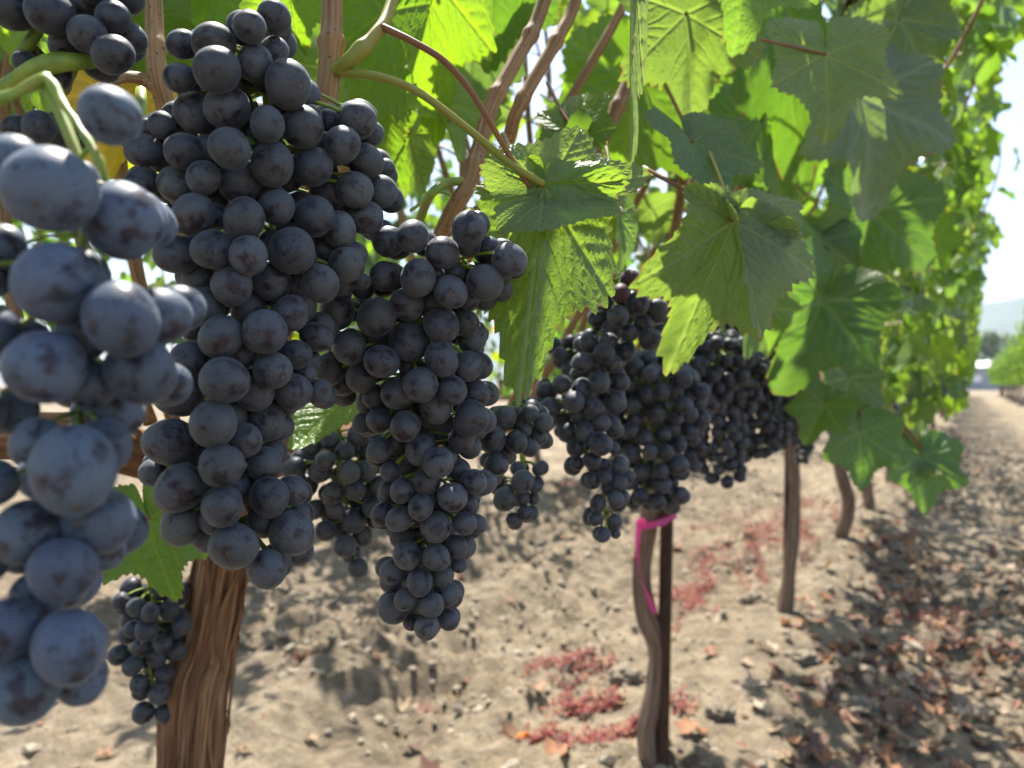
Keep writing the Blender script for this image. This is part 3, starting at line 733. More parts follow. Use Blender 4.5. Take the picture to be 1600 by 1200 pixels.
# leaves that stand out on their own
HERO = [
 # joint, tip, normal (right, up, towards the lens), fold L/R, curl, wave, tint (raised at upper left to paint in backlit glow), petiole
 (V1, (850, 288, .332), (812, 632, .318), (-.10, .18, 1), (-8, -34), -.15, .06, (.092, .145, .042), [(532, 112, .315), (600, 122, .312), (660, 148, .314), (735, 205, .32), (800, 258, .328), (850, 288, .332)], 1.15, (.52, .60)),
 (V1, (852, 300, .334), (1022, 262, .345), (0, .35, .9), (10, 10), .2, .06, (.100, .145, .065), None, 1.0, (.75, .62)),
 (V2, (1146, 345, .43), (1040, 590, .45), (-.15, .1, 1), (6, 22), .25, .05, (.085, .125, .060), [(1005, 262, .46), (1075, 300, .44), (1146, 345, .43)], 1.0, (.55, .5)),
 (V2, (1146, 343, .425), (1196, 520, .40), (.15, .22, 1), (4, 72), .2, .05, (.105, .145, .075), None, 1.0, (.8, .15)),
 (V2, (1290, 85, .60), (1300, 212, .585), (.05, -.05, 1), (16, 10), .25, .07, (.100, .140, .070), [(1090, 36, .55), (1190, 62, .58), (1290, 85, .60)], 1.0, 1.0),
 (V2, (1210, -10, .66), (1262, 300, .67), (-.3, .1, 1), (24, 30), .2, .06, (.052, .105, .026), None, 1.0, (.35, .35)),
 (V2, (1342, 150, .70), (1385, 325, .68), (.25, .45, .85), (20, 16), .5, .09, (.075, .110, .085), None, 1.0, 1.0),
 (V2, (1405, 30, .74), (1345, 150, .74), (.1, .1, 1), (10, 30), .4, .12, (.058, .092, .040), None, 1.0, 1.0),
 (V1, (985, -70, .345), (1004, 275, .35), (.95, .1, .22), (20, 8), .1, .03, (.085, .120, .070), None, 1.0, (.3, .3)),
 (V2, (1072, 22, .52), (1088, 192, .53), (.1, .12, 1), (8, 16), .2, .05, (.075, .115, .050), None, 1.0, 1.0),
 (V2, (1168, -70, .46), (1156, 78, .455), (.25, .25, 1), (24, 20), .2, .05, (.085, .15, .040), None, 1.0, 1.0),
 (V1, (903, 214, .48), (948, 236, .49), (-.2, .0, 1), (14, 30), .2, .05, (.056, .105, .028), None, 1.0, 1.0),
 (V1, (905, 213, .485), (898, 138, .50), (-.4, .0, 1), (30, 20), .2, .05, (.060, .110, .026), None, 1.0, 1.0),
 (V1, (600, 20, .43), (545, 235, .47), (-.1, .55, .8), (10, 14), .3, .05, (.070, .13, .022), None, 1.0, (.7, .7)),
 (V1, (668, -50, .50), (688, 222, .52), (.1, .62, .75), (8, 12), .3, .05, (.115, .19, .020), None, 1.0, (.55, .5)),
 (V1, (530, 110, .50), (655, 300, .54), (.1, .70, .7), (10, 10), .2, .06, (.080, .14, .022), None, 1.0, (.7, .7)),
 (V1, (775, -60, .60), (760, 110, .62), (0, .3, .9), (12, 12), .3, .06, (.050, .10, .024), None, 1.0, 1.0),
 (V1, (740, 30, .66), (720, 200, .68), (-.2, .6, .7), (12, 12), .4, .08, (.058, .098, .055), None, 1.0, 1.0),
 (V1, (560, 612, .41), (452, 680, .37), (-.1, .78, .55), (12, 16), .3, .05, (.085, .16, .030), None, 1.0, 1.0),
 (V1, (232, 812, .43), (262, 945, .425), (-.05, .25, 1), (10, 6), .25, .07, (.062, .125, .020), None, 1.0, 1.0),
 (V2, (1285, 470, .88), (1222, 612, .87), (.1, .25, 1), (30, 26), .3, .06, (.045, .090, .032), None, 1.0, 1.0),
 (V3, (1344, 676, 1.00), (1350, 765, .975), (.05, .3, 1), (10, 10), .3, .07, (.048, .100, .028), [(1300, 560, 1.1), (1330, 640, 1.04), (1344, 676, 1.0)], 1.0, 1.0),
 (V3, (1326, 590, 1.02), (1318, 655, .99), (.1, .75, .65), (14, 14), .4, .08, (.062, .110, .050), None, 1.0, 1.0),
 (V3, (1440, 712, 1.05), (1452, 798, 1.02), (.05, .35, 1), (14, 14), .5, .08, (.055, .110, .035), [(1395, 650, 1.06), (1425, 690, 1.05), (1440, 712, 1.05)], 1.0, 1.0),
 (V3, (1436, 712, 1.06), (1482, 695, 1.08), (.1, .5, .8), (20, 20), .3, .08, (.085, .13, .026), None, 1.0, 1.0),
 (V3, (1288, 632, .97), (1256, 690, .96), (-.2, .5, .8), (14, 14), .3, .08, (.058, .115, .024), None, 1.0, 1.0),
 (V2, (1082, 222, .47), (1142, 315, .45), (.2, .72, .55), (18, 18), .4, .08, (.058, .104, .050), None, 1.0, 1.0),
 (V1, (965, 335, .52), (976, 428, .52), (.9, .1, .42), (14, 14), .2, .05, (.062, .108, .05), None, 1.0, 1.0),
 (V1, (60, -20, .40), (14, 200, .44), (.1, .55, .8), (10, 10), .2, .06, (.110, .19, .022), None, 1.0, 1.0),
 (V1, (170, 20, .52), (225, 230, .55), (.1, .5, .8), (10, 14), .2, .06, (.075, .14, .022), None, 1.0, 1.0),
 (V1, (330, -40, .56), (300, 140, .60), (0, .5, .8), (10, 14), .2, .06, (.075, .14, .022), None, 1.0, 1.0),
 (V1, (450, -30, .46), (470, 90, .47), (0, .6, .7), (14, 14), .2, .06, (.100, .17, .022), None, 1.0, 1.0),
 (V1, (640, 210, .60), (600, 330, .62), (-.2, .5, .8), (14, 14), .2, .06, (.085, .14, .022), None, 1.0, 1.0),
 (V2, (1000, 130, .80), (950, 330, .84), (-.2, .6, .8), (14, 14), .2, .06, (.07, .13, .022), None, 1.0, 1.0),
 (V2, (1190, 190, .80), (1240, 330, .80), (.1, .4, .9), (14, 14), .2, .06, (.056, .11, .022), None, 1.0, 1.0),
 (V2, (1360, 330, 1.0), (1330, 470, 1.0), (.1, .4, .9), (24, 20), .3, .06, (.05, .098, .035), None, 1.0, 1.0),
 (V2, (1180, 480, .70), (1215, 560, .72), (.1, .4, .9), (14, 14), .2, .06, (.06, .11, .03), None, 1.0, 1.0),
]
for i, (vn, j, tp, n, fold, curl, wave, tint, pet, pr, ws) in enumerate(HERO):
    J, T = P(*j), P(*tp)
    big = j[2] < .62
    me = leaf_mesh('leaf', 300 + i, 260 if big else 150, 34 if big else 16, fold, curl, wave, 0.04, 1.0 if i % 3 else .6, 0, ws if isinstance(ws, tuple) else (1, 1), {0: .3, 2: .35, 3: .6}.get(i, 1.0))
    size = (T - J).length / (1 - .08 * abs(curl))
    ws = ws if isinstance(ws, tuple) else (1, 1)
    petpts = [P(*q) for q in pet] if pet else [J + CF * .05 + CU * .045 - (T - J).normalized() * .02, J + CF * .02 + CU * .02 - (T - J).normalized() * .012, J]
    add_leaf(vn, me, J, T - J, camvec(n), size, tint + (1,), None, .0017 if (pet and pr > 1.1) else .0012, M_PETR if i % 3 else M_PET, petpts, 8, 10)

# ------------------------------------------------------------------ bunches of grapes
def berry_mesh(seed, nu=28, nv=18):
    r = random.Random(seed); V = [(0, 0, 1.03)]; F = []
    ph = [r.uniform(0, 6.28) for _ in range(4)]; ov = r.uniform(1.0, 1.07)
    for i in range(1, nv):
        t = math.pi * i / nv
        for k in range(nu):
            a = 2 * math.pi * k / nu
            s = 1 + .032 * math.sin(2 * a + ph[0]) * math.sin(t) + .022 * math.cos(3 * t + ph[1]) + .012 * math.sin(3 * a + ph[2]) * math.sin(t) ** 2
            dim = 1 - .05 * math.exp(-(t / .16) ** 2) - .10 * math.exp(-((math.pi - t) / .3) ** 2)
            V.append((s * math.sin(t) * math.cos(a), s * math.sin(t) * math.sin(a), s * math.cos(t) * ov * dim))
    V[0] = (0, 0, ov * .955); V.append((0, 0, -ov * .90)); last = len(V) - 1
    for k in range(nu):
        F.append((0, 1 + k, 1 + (k + 1) % nu)); b = 1 + (nv - 2) * nu; F.append((last, b + (k + 1) % nu, b + k))
    for i in range(nv - 2):
        for k in range(nu):
            a = 1 + i * nu + k; b = 1 + i * nu + (k + 1) % nu
            F.append((a, a + nu, b + nu, b))
    return mesh('berry', V, F, M_BERRY)
BERRY_HI = [berry_mesh(i) for i in range(5)]
BERRY_MID = [berry_mesh(20 + i, 16, 10) for i in range(4)]

def dec(lst, ox, oy, s):
    return [(ox + a[0] / s, oy + a[1] / s, a[2] / s, a[3]) for a in lst]

def solve_list(lst, zf, extra, seed, deepen=1.0):
    """give each berry of a bunch its depth: rounded front, no two berries inside each other, then fill the bunch behind"""
    r = random.Random(seed); arr = np.array([(a, b, c) for a, b, c, _ in lst])
    placed = []
    order = sorted(range(len(lst)), key=lambda i: lst[i][3] + r.uniform(0, .3))
    for i in order:
        u, v, d, lv = lst[i]
        nb = arr[np.abs(arr[:, 1] - v) < 75 * d / 70]
        lo, hi = (nb[:, 0] - nb[:, 2] / 2).min(), (nb[:, 0] + nb[:, 2] / 2).max()
        mid, hw = (lo + hi) / 2, max((hi - lo) / 2, d * .6); s = min(1, abs(u - mid) / hw)
        off = math.hypot(u - 800, v - 600) / FPX; d = d * .975 * (1 + off * off) ** -.10     # wide-angle stretch towards the frame's edge
        z0 = zf(u, v); hwm = hw * z0 / FPX
        z = z0 + deepen * .55 * hwm * (1 - math.sqrt(max(0, 1 - s * s * .92))) + lv * .0065 * (z0 / .3)
        for _ in range(60):
            rad = d / 2 / FPX * z * 1.0; p = P(u, v, z); worst = 0
            for q, rq in placed:
                worst = max(worst, (rad + rq) * .93 - (p - q).length)
            if worst <= 0: break
            z += max(worst * .6, .0008)
        rad = d / 2 / FPX * z
        if rad > .0088 * (z0 / .25 if z0 > .3 else 1): rad = rad
        placed.append((P(u, v, z), rad))
    nfront = len(placed); tries = 0
    mr = float(np.mean([q[1] for q in placed]))
    while len(placed) < nfront + extra and tries < extra * 60:
        tries += 1
        q, rq = placed[r.randrange(nfront)]
        p = q + CF * r.uniform(1.4, 4.6) * mr + CR * r.uniform(-1, 1) * mr + CU * r.uniform(-1, 1) * mr
        rad = mr * r.uniform(.85, 1.05)
        if any((p - a).length < (rad + b) * .92 for a, b in placed): continue
        pu, pv, pz = proj(p); pd = rad / pz * FPX
        near = min((math.hypot(pu - x, pv - y) + pd - c * .5) for x, y, c in arr)
        if near > pd * .75: continue
        placed.append((p, rad))
    return placed

def cone_bunch(top, bot, hw, z, dpx, n, seed, taper=.75, shoulder=.15, depth=.8):
    """a bunch packed berry by berry inside a tapering, shouldered volume"""
    r = random.Random(seed); A, B = P(top[0], top[1], z), P(bot[0], bot[1], z)
    ax = (B - A); L = ax.length; ax.normalize(); wm = hw * z / FPX; mr = dpx / 2 / FPX * z
    ex = (CR - ax * CR.dot(ax)).normalized(); ey = ax.cross(ex)
    ph = r.uniform(0, 6); placed = []
    for t_ in range(n * 90):
        if len(placed) >= n: break
        t = r.random() ** .9; a = r.uniform(0, 2 * math.pi)
        prof = (min(1, (t + shoulder) / (shoulder + .10))) * (1 - taper * t ** 1.35) * (1 + .16 * math.sin(3 * t * 4 + ph + 2 * a))
        w = max(wm * prof - mr * .8, mr * .25); k = math.sqrt(r.uniform(.35, 1))
        p = A + ax * (mr + t * (L - 2 * mr)) + ex * math.cos(a) * w * k + ey * math.sin(a) * w * k * depth
        rad = mr * r.uniform(.86, 1.10)
        if any((p - q).length < (rad + b) * .92 for q, b in placed): continue
        placed.append((p, rad))
    return placed

def build_bunch(label, placed, seed, top=None, lib=BERRY_HI, tint=(1, 1, 1), red=.03, group='bunches of grapes on the near row', stem_r=.0018, reds=None):
    r = random.Random(seed)
    C = sum((p for p, _ in placed), Vector()) / len(placed)
    zmax = max(p.z for p, _ in placed); zmin = min(p.z for p, _ in placed)
    top = top or Vector((C.x, C.y, zmax + .02))
    root = thing('grape_bunch', label, 'grapes', top, group)
    # axis: mean of berries in height slices
    K = 6; axis = [top]
    for k in range(K):
        z1 = zmax - (zmax - zmin) * k / K; z0 = zmax - (zmax - zmin) * (k + 1) / K
        sl_ = [p for p, _ in placed if z0 - .006 <= p.z <= z1 + .006]
        if sl_:
            m_ = sum(sl_, Vector()) / len(sl_); axis.append(Vector((m_.x, m_.y, (z0 + z1) / 2)))
    acc = Acc()
    acc.add(*tube_data(axis, [stem_r * 1.25] + [stem_r * (1 - .6 * i / len(axis)) for i in range(1, len(axis))], 7, 4))
    AX, _ = catmull(axis, [1] * len(axis), 5)
    for p, rad in placed:
        a = min(AX, key=lambda q: (q - p - Vector((0, 0, rad * .9))).length)
        out = (p - a); out.normalize()
        pole = (out + Vector((0, 0, -.35)) + Vector((r.uniform(-.6, .6), r.uniform(-.6, .6), r.uniform(-.6, .6))) - CF * r.uniform(0, .25)).normalized()
        q = pole.to_track_quat('Z', 'Y').to_matrix().to_4x4() @ Matrix.Rotation(r.uniform(0, 6.28), 4, 'Z')
        o = link('berry', lib[r.randrange(len(lib))], root, Matrix.Translation(p) @ q @ Matrix.Diagonal((rad * r.uniform(.95, 1.03), rad * r.uniform(.95, 1.03), rad * r.uniform(.96, 1.05), 1)))
        k = r.uniform(.86, 1.14); isred = r.random() < red
        if reds:
            pu, pv, pz = proj(p); isred = any(math.hypot(pu - x, pv - y) < 9 for x, y in reds)
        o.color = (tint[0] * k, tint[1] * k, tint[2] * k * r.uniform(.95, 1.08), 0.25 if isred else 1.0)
        if isred: o.color = (.60, .38, .42, .1)
        e = p - pole * rad * .86
        V, F, UV = tube_data([e, (e * 2 + a) / 3 + Vector((0, 0, .001)), a], [stem_r * .5, stem_r * .36, stem_r * .5], 5, 2)
        acc.add(V, F, UV)
    link('stem', acc.mesh('stem', M_STEM), root, Matrix())
    return root

# big bunch in focus
A1 = dec([(805,95,195,1),(670,148,200,0),(300,245,175,2),(475,240,240,1),(490,385,265,0),(285,430,180,1),(700,345,210,1),(810,285,165,2),(885,465,265,0),(755,440,150,2),(545,595,265,0),(370,620,235,1),(340,505,130,2),(265,640,170,2),(185,690,160,2),(768,685,200,0),(960,700,240,1),(1010,640,130,2),(560,820,235,0),(795,905,260,1),(1015,920,240,1.5),(310,835,220,1),(430,830,180,2),(415,980,200,1),(265,1020,215,2),(615,1000,245,1.2),(1260,660,225,0),(1180,795,205,0),(1340,750,130,2),(1310,885,200,1),(1110,660,130,2),(1250,1045,200,1),(1400,1055,175,1.3),(1420,930,120,2),(1110,1085,230,1),(820,1145,205,1),(85,830,205,2),(190,880,160,2.3),(75,1010,180,1),(110,700,100,2)], 200, 0, 3.529)
A2 = dec([(360,125,250,1),(640,145,245,.5),(1030,135,225,.7),(1165,210,205,1.2),(1310,140,195,1.8),(265,345,235,1),(465,315,235,.5),(665,350,220,0),(900,325,268,.4),(570,515,235,0),(790,500,225,.8),(905,515,130,2),(395,485,190,2),(415,630,225,1),(1060,505,215,0),(660,635,200,2),(900,670,205,1),(510,800,248,.7),(755,770,262,0),(345,920,205,1),(350,760,130,2),(1040,800,180,2),(925,895,175,.9),(530,1040,278,0),(800,985,222,0),(280,1110,272,1),(700,1110,215,1),(910,1100,212,1),(1050,1100,145,2),(975,995,130,2),(1205,400,200,.2),(1285,490,110,1.5),(1080,330,150,2),(620,900,180,2.5),(480,130,150,2.5),(1180,490,170,2.4)], 200, 300, 3.529)
A3 = dec([(470,220,270,0),(230,320,290,.8),(645,310,190,1),(760,205,225,1),(515,450,250,0),(285,575,290,.3),(755,445,200,1),(520,675,250,0),(780,625,230,0),(900,590,175,1),(300,780,235,1),(585,890,270,0),(905,825,262,0),(765,1020,228,.3),(440,850,160,2),(140,490,160,2),(740,750,170,2),(600,560,150,2.5),(380,400,160,2.5),(420,700,150,2.5)], 200, 600, 3.529)
pa = solve_list(A1 + A2 + A3, lambda u, v: .240 + max(0, u - 360) * .00016, 210, 1)
build_bunch('largest and longest sharp bunch, hanging beside the blurred pale one', pa, 1, P(430, -30, .29), tint=(.92, .97, 1.02), red=0)
B1 = dec([(510,245,192,0),(820,205,205,0),(675,335,197,1),(1045,375,205,0),(910,500,205,0),(540,475,208,0),(720,550,200,.3),(480,620,185,1.2),(310,690,225,0),(95,665,198,.2),(490,825,238,.2),(670,735,208,1),(800,720,160,2),(160,855,202,0),(340,935,200,0),(670,920,198,.2),(840,810,170,2),(815,960,172,.8),(555,1065,202,0),(730,1095,168,0),(850,1110,175,.9),(425,1110,185,.9),(230,1020,185,1),(620,610,140,2),(820,590,130,2),(1000,540,130,2),(930,300,120,2),(300,1130,140,1),(640,1180,195,.9),(490,960,130,2),(360,465,178,1),(380,270,185,1),(50,980,190,1),(120,1060,150,1.8),(20,790,180,2),(740,440,120,2.2),(600,1000,120,2.2)], 500, 300, 3.529)
B2 = dec([(430,85,165,0),(300,55,132,1),(215,70,115,1.6),(555,15,170,.8),(620,95,170,.8),(765,45,190,.4),(505,205,157,0),(375,165,132,1),(300,205,132,.9),(600,270,172,0),(720,150,142,1),(430,245,110,2),(355,310,105,1),(440,285,122,2),(415,410,132,.4),(540,365,150,1),(670,445,157,0),(510,495,136,0),(345,405,95,2),(320,530,132,.9),(400,555,140,.2),(585,595,160,.3),(730,575,130,.2),(795,580,110,1),(780,365,140,.5),(415,640,125,2),(690,695,125,1),(440,740,155,.2),(590,750,152,0),(370,820,142,1),(505,875,146,0),(620,840,122,1),(705,785,92,1),(640,930,132,1),(435,960,126,0),(565,990,136,0),(370,1010,160,1),(540,1105,136,0),(650,1065,112,1),(465,1075,95,2),(640,240,110,2),(750,470,100,1.6),(500,640,110,2.4),(700,300,120,2)], 500, 640, 3.242)
pb = solve_list(B1 + B2, lambda u, v: .292 + (v - 400) * .00006 + abs(u - 660) * .00004, 170, 2)
build_bunch('sharp long bunch tapering to a single low tip, touching the folded leaf', pb, 2, P(735, 330, .36), tint=(.92, .95, 1.0), red=0)
# pale blurred bunch close to the lens
FG = [(172,180,100,1),(18,252,92,.8),(80,295,142,0),(190,345,122,.4),(0,385,80,1.2),(85,442,130,.1),(190,498,122,0),(248,495,98,.8),(72,572,122,0),(220,580,110,.9),(178,640,92,1.4),(115,735,142,0),(163,695,88,1.2),(-12,515,80,1),(-18,755,85,.8),(20,640,80,1.8),(130,525,85,2),(42,832,110,.5),(154,815,106,.9),(98,892,106,.4),(12,985,108,.3),(108,1011,118,0),(40,1075,112,.7),(126,1060,80,1.3),(165,862,60,2),(-30,870,100,1),(-50,640,110,1),(-60,440,110,.8),(-50,1000,100,1.2),(60,930,80,2),(60,690,80,2),(140,600,80,2.2)]
pf = solve_list(FG, lambda u, v: .150, 26, 3, .5)
build_bunch('pale blue-grey blurred bunch with the largest berries and bare green stalks', pf, 3, P(70, 120, .175), tint=(1.2, 1.5, 1.95), red=0, stem_r=.0012)
V_, F_, UV_ = tube_data([P(-60, 175, .165), P(0, 155, .17), P(45, 135, .172), P(75, 125, .172), P(100, 165, .168), P(135, 215, .162), P(160, 265, .16), P(172, 300, .165)], [.0010, .0011, .0012, .0013, .0009, .0009, .0009, .0008], 10, 6, lambda a, L: 1 + .22 * math.sin(L * 420) * math.sin(2 * a + L * 90) + .15 * math.sin(L * 900))
# dark bunch over it, with a thick green stalk
TL = [(78,20,74,.4),(22,18,66,1),(137,53,62,0),(177,27,58,.4),(177,85,67,0),(105,67,52,1.6),(40,98,40,2),(205,60,50,2),(130,10,50,2),(60,-30,60,1),(150,-20,60,1),(20,-40,60,1),(200,-5,55,1.5),(90,120,45,2.2),(60,200,56,1.6),(95,205,60,1.4),(30,205,52,2)]
pt = solve_list(TL, lambda u, v: .235, 16, 4)
tlb = build_bunch('small dark bunch on a thick green stalk above the blurred bunch', pt, 4, P(30, 90, .25), tint=(.75, .8, .85), red=0)
link('stalk', mesh('stalk', *[tube_data([P(-80, 190, .25), P(-20, 160, .245), P(40, 118, .24), P(90, 98, .24), P(140, 96, .245), P(170, 92, .25)], [.0028, .003, .0029, .0028, .0024, .0018], 12, 6, lambda a, L: 1 + .10 * math.sin(L * 260 + 2 * a) + .06 * math.sin(5 * a))[k] for k in (0, 1)], M_STEM), tlb, Matrix())
fgb = [o for o in COL.objects if o.name.startswith('grape_bunch') and 'pale blue-grey' in o.get('label', '')][0]
link('stalk', mesh('stalk', V_, F_, M_STEM), fgb, Matrix())
# the bunch right of the folded leaf
G1 = dec([(268,130,105,0),(180,105,65,1),(390,145,88,.3),(350,195,78,0),(270,220,88,.2),(415,235,92,.4),(340,285,92,0),(440,315,78,.4),(490,260,92,1),(465,375,92,.2),(515,350,75,1),(460,180,65,1.5),(260,290,82,1),(310,335,82,.9),(380,350,78,.8),(225,390,78,.9),(300,385,76,.8),(285,430,88,0),(370,425,82,.6),(200,465,86,.3),(250,470,72,1),(320,470,77,.6),(190,505,72,1),(265,545,92,0),(200,565,86,.3),(335,515,72,.8),(350,540,76,.8),(120,550,76,.6),(290,580,76,.7),(165,620,90,0),(240,635,78,.3),(330,620,86,.4),(70,640,80,.6),(60,580,80,.9),(185,670,70,1.3),(20,640,85,.5),(210,735,82,.2),(275,700,72,.3),(315,710,76,.8),(140,735,82,.7),(175,795,82,.3),(270,785,102,0),(240,850,78,.1),(320,800,52,1),(285,865,52,1),(290,915,62,.6),(345,875,66,.6),(345,935,66,.5),(330,1000,70,.2),(260,1020,66,.2),(250,1075,62,.3),(280,1140,62,0),(330,1135,42,.5),(330,1085,60,.4),(375,910,62,.8),(235,920,60,.8),(300,960,60,1),(180,860,60,1.2),(210,180,70,1.4),(120,690,70,1.3),(60,700,70,1)], 830, 380, 2.5)
pg = solve_list(G1, lambda u, v: .49, 60, 5)
build_bunch('bunch with reddish sunlit berries on top, just behind the big folded leaf', pg, 5, P(950, 390, .52), tint=(.82, .87, .95), red=.0, reds=[(937, 432), (970, 458), (902, 422), (986, 438)])
build_bunch('short grey-green bunch hanging between the tapering bunch and the next', solve_list(dec([(870,150,150,0),(995,165,122,.6),(895,280,126,0),(930,40,132,.8),(1060,190,102,1),(1030,95,95,1.2),(860,330,92,1),(940,220,100,1.5),(1110,140,90,1.6),(1000,30,100,1.4),(1060,20,100,1),(1130,60,100,1.2),(880,60,110,1.6)], 500, 640, 3.242), lambda u, v: .365, 22, 6), 6, P(820, 600, .40), tint=(.85, .92, .92), red=0)
build_bunch('little bunch with few berries hanging below the grey-green one', solve_list(dec([(1025,365,122,0),(935,455,126,0),(1025,455,75,.6),(975,555,72,.3),(1040,525,88,.3),(1105,305,66,1),(1090,390,72,.9),(1000,300,80,1.3),(890,370,90,1.2),(1080,450,66,1)], 500, 640, 3.242), lambda u, v: .46, 12, 7), 7, P(815, 690, .48), tint=(.78, .82, .88), red=0)
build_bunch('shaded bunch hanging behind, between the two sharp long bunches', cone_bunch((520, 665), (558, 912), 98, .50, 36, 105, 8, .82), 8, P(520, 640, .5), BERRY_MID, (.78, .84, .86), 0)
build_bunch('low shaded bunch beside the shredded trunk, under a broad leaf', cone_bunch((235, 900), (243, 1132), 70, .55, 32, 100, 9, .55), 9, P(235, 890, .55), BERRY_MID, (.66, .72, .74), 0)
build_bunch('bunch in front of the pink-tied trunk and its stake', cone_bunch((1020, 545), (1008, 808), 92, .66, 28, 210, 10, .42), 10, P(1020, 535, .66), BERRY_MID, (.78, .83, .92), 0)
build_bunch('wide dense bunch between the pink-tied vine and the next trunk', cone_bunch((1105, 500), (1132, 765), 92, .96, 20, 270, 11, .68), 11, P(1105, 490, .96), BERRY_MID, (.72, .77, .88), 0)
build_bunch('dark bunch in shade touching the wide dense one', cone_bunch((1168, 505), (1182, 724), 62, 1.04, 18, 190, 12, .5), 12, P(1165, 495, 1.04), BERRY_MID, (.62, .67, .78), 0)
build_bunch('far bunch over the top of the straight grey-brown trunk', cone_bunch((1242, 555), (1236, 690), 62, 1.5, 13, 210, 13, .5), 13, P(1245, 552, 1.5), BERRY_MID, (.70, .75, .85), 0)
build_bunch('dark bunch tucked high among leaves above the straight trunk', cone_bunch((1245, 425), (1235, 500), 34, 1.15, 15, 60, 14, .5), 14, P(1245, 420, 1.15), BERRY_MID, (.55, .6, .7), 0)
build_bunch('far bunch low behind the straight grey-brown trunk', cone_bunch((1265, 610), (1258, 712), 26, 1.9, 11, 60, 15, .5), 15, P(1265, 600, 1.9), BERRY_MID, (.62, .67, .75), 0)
build_bunch('small half-hidden bunch with bare yellow-green stalks, above the tapering bunch', solve_list([(765,328,22,0),(748,330,22,.4),(772,358,27,0),(798,358,30,0),(800,325,24,.5),(815,340,24,1),(785,345,20,1),(760,350,22,1),(830,360,26,1),(740,350,22,1.2)], lambda u, v: .56, 10, 16), 16, P(778, 280, .56), BERRY_MID, (.95, .9, 1.0), .2, stem_r=.0024)
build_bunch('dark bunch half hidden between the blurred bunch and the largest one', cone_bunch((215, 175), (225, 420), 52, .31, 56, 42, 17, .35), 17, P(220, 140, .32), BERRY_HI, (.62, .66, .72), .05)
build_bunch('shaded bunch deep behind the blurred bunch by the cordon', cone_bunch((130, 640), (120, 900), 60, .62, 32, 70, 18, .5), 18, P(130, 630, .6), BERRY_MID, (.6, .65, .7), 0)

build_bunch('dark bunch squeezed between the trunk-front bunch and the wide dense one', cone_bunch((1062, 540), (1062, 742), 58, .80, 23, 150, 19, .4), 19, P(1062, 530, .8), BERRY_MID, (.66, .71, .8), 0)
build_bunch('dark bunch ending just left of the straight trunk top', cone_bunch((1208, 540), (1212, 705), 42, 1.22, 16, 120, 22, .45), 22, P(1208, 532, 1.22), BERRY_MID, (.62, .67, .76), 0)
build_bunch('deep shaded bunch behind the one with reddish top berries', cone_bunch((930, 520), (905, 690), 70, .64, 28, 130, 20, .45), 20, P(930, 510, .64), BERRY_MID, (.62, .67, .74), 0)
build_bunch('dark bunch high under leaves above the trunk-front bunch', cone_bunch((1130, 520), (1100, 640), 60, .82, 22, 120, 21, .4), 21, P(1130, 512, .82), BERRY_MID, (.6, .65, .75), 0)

# far bunches: berries under ten pixels, joined
def far_bunch_mesh(seed):
    r = random.Random(seed); a = Acc(); V0, F0 = ico(1, 3, 1); V0 = [v.normalized() for v in V0]
    pts = []
    for _ in range(1500):
        t = r.random(); w = .048 * (1 - .7 * t ** 1.4); an = r.uniform(0, 6.28); k = r.uniform(.5, 1)
        p = Vector((w * k * math.cos(an), w * k * math.sin(an), -.16 * t))
        if all((p - q).length > .013 for q in pts): pts.append(p)
        if len(pts) > 75: break
    for p in pts: a.add([tuple(p + v * .0078) for v in V0], F0)
    return a.mesh('berries', M_BERRY)
FARB = [far_bunch_mesh(i) for i in range(3)]
FSTEM = mesh('stem', *tube_data([Vector((0, 0, .05)), Vector((0, 0, 0)), Vector((0, 0, -.1))], [.002, .002, .001], 5, 2)[:2], M_STEM)
def far_bunch(x, y, z, label, group, i):
    M = Matrix.Translation((x, y, z)) @ Matrix.Rotation(i * 1.7, 4, 'Z')
    t = thing('grape_bunch', label, 'grapes', (x, y, z), group)
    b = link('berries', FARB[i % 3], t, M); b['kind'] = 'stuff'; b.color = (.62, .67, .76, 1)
    link('stem', FSTEM, t, M)

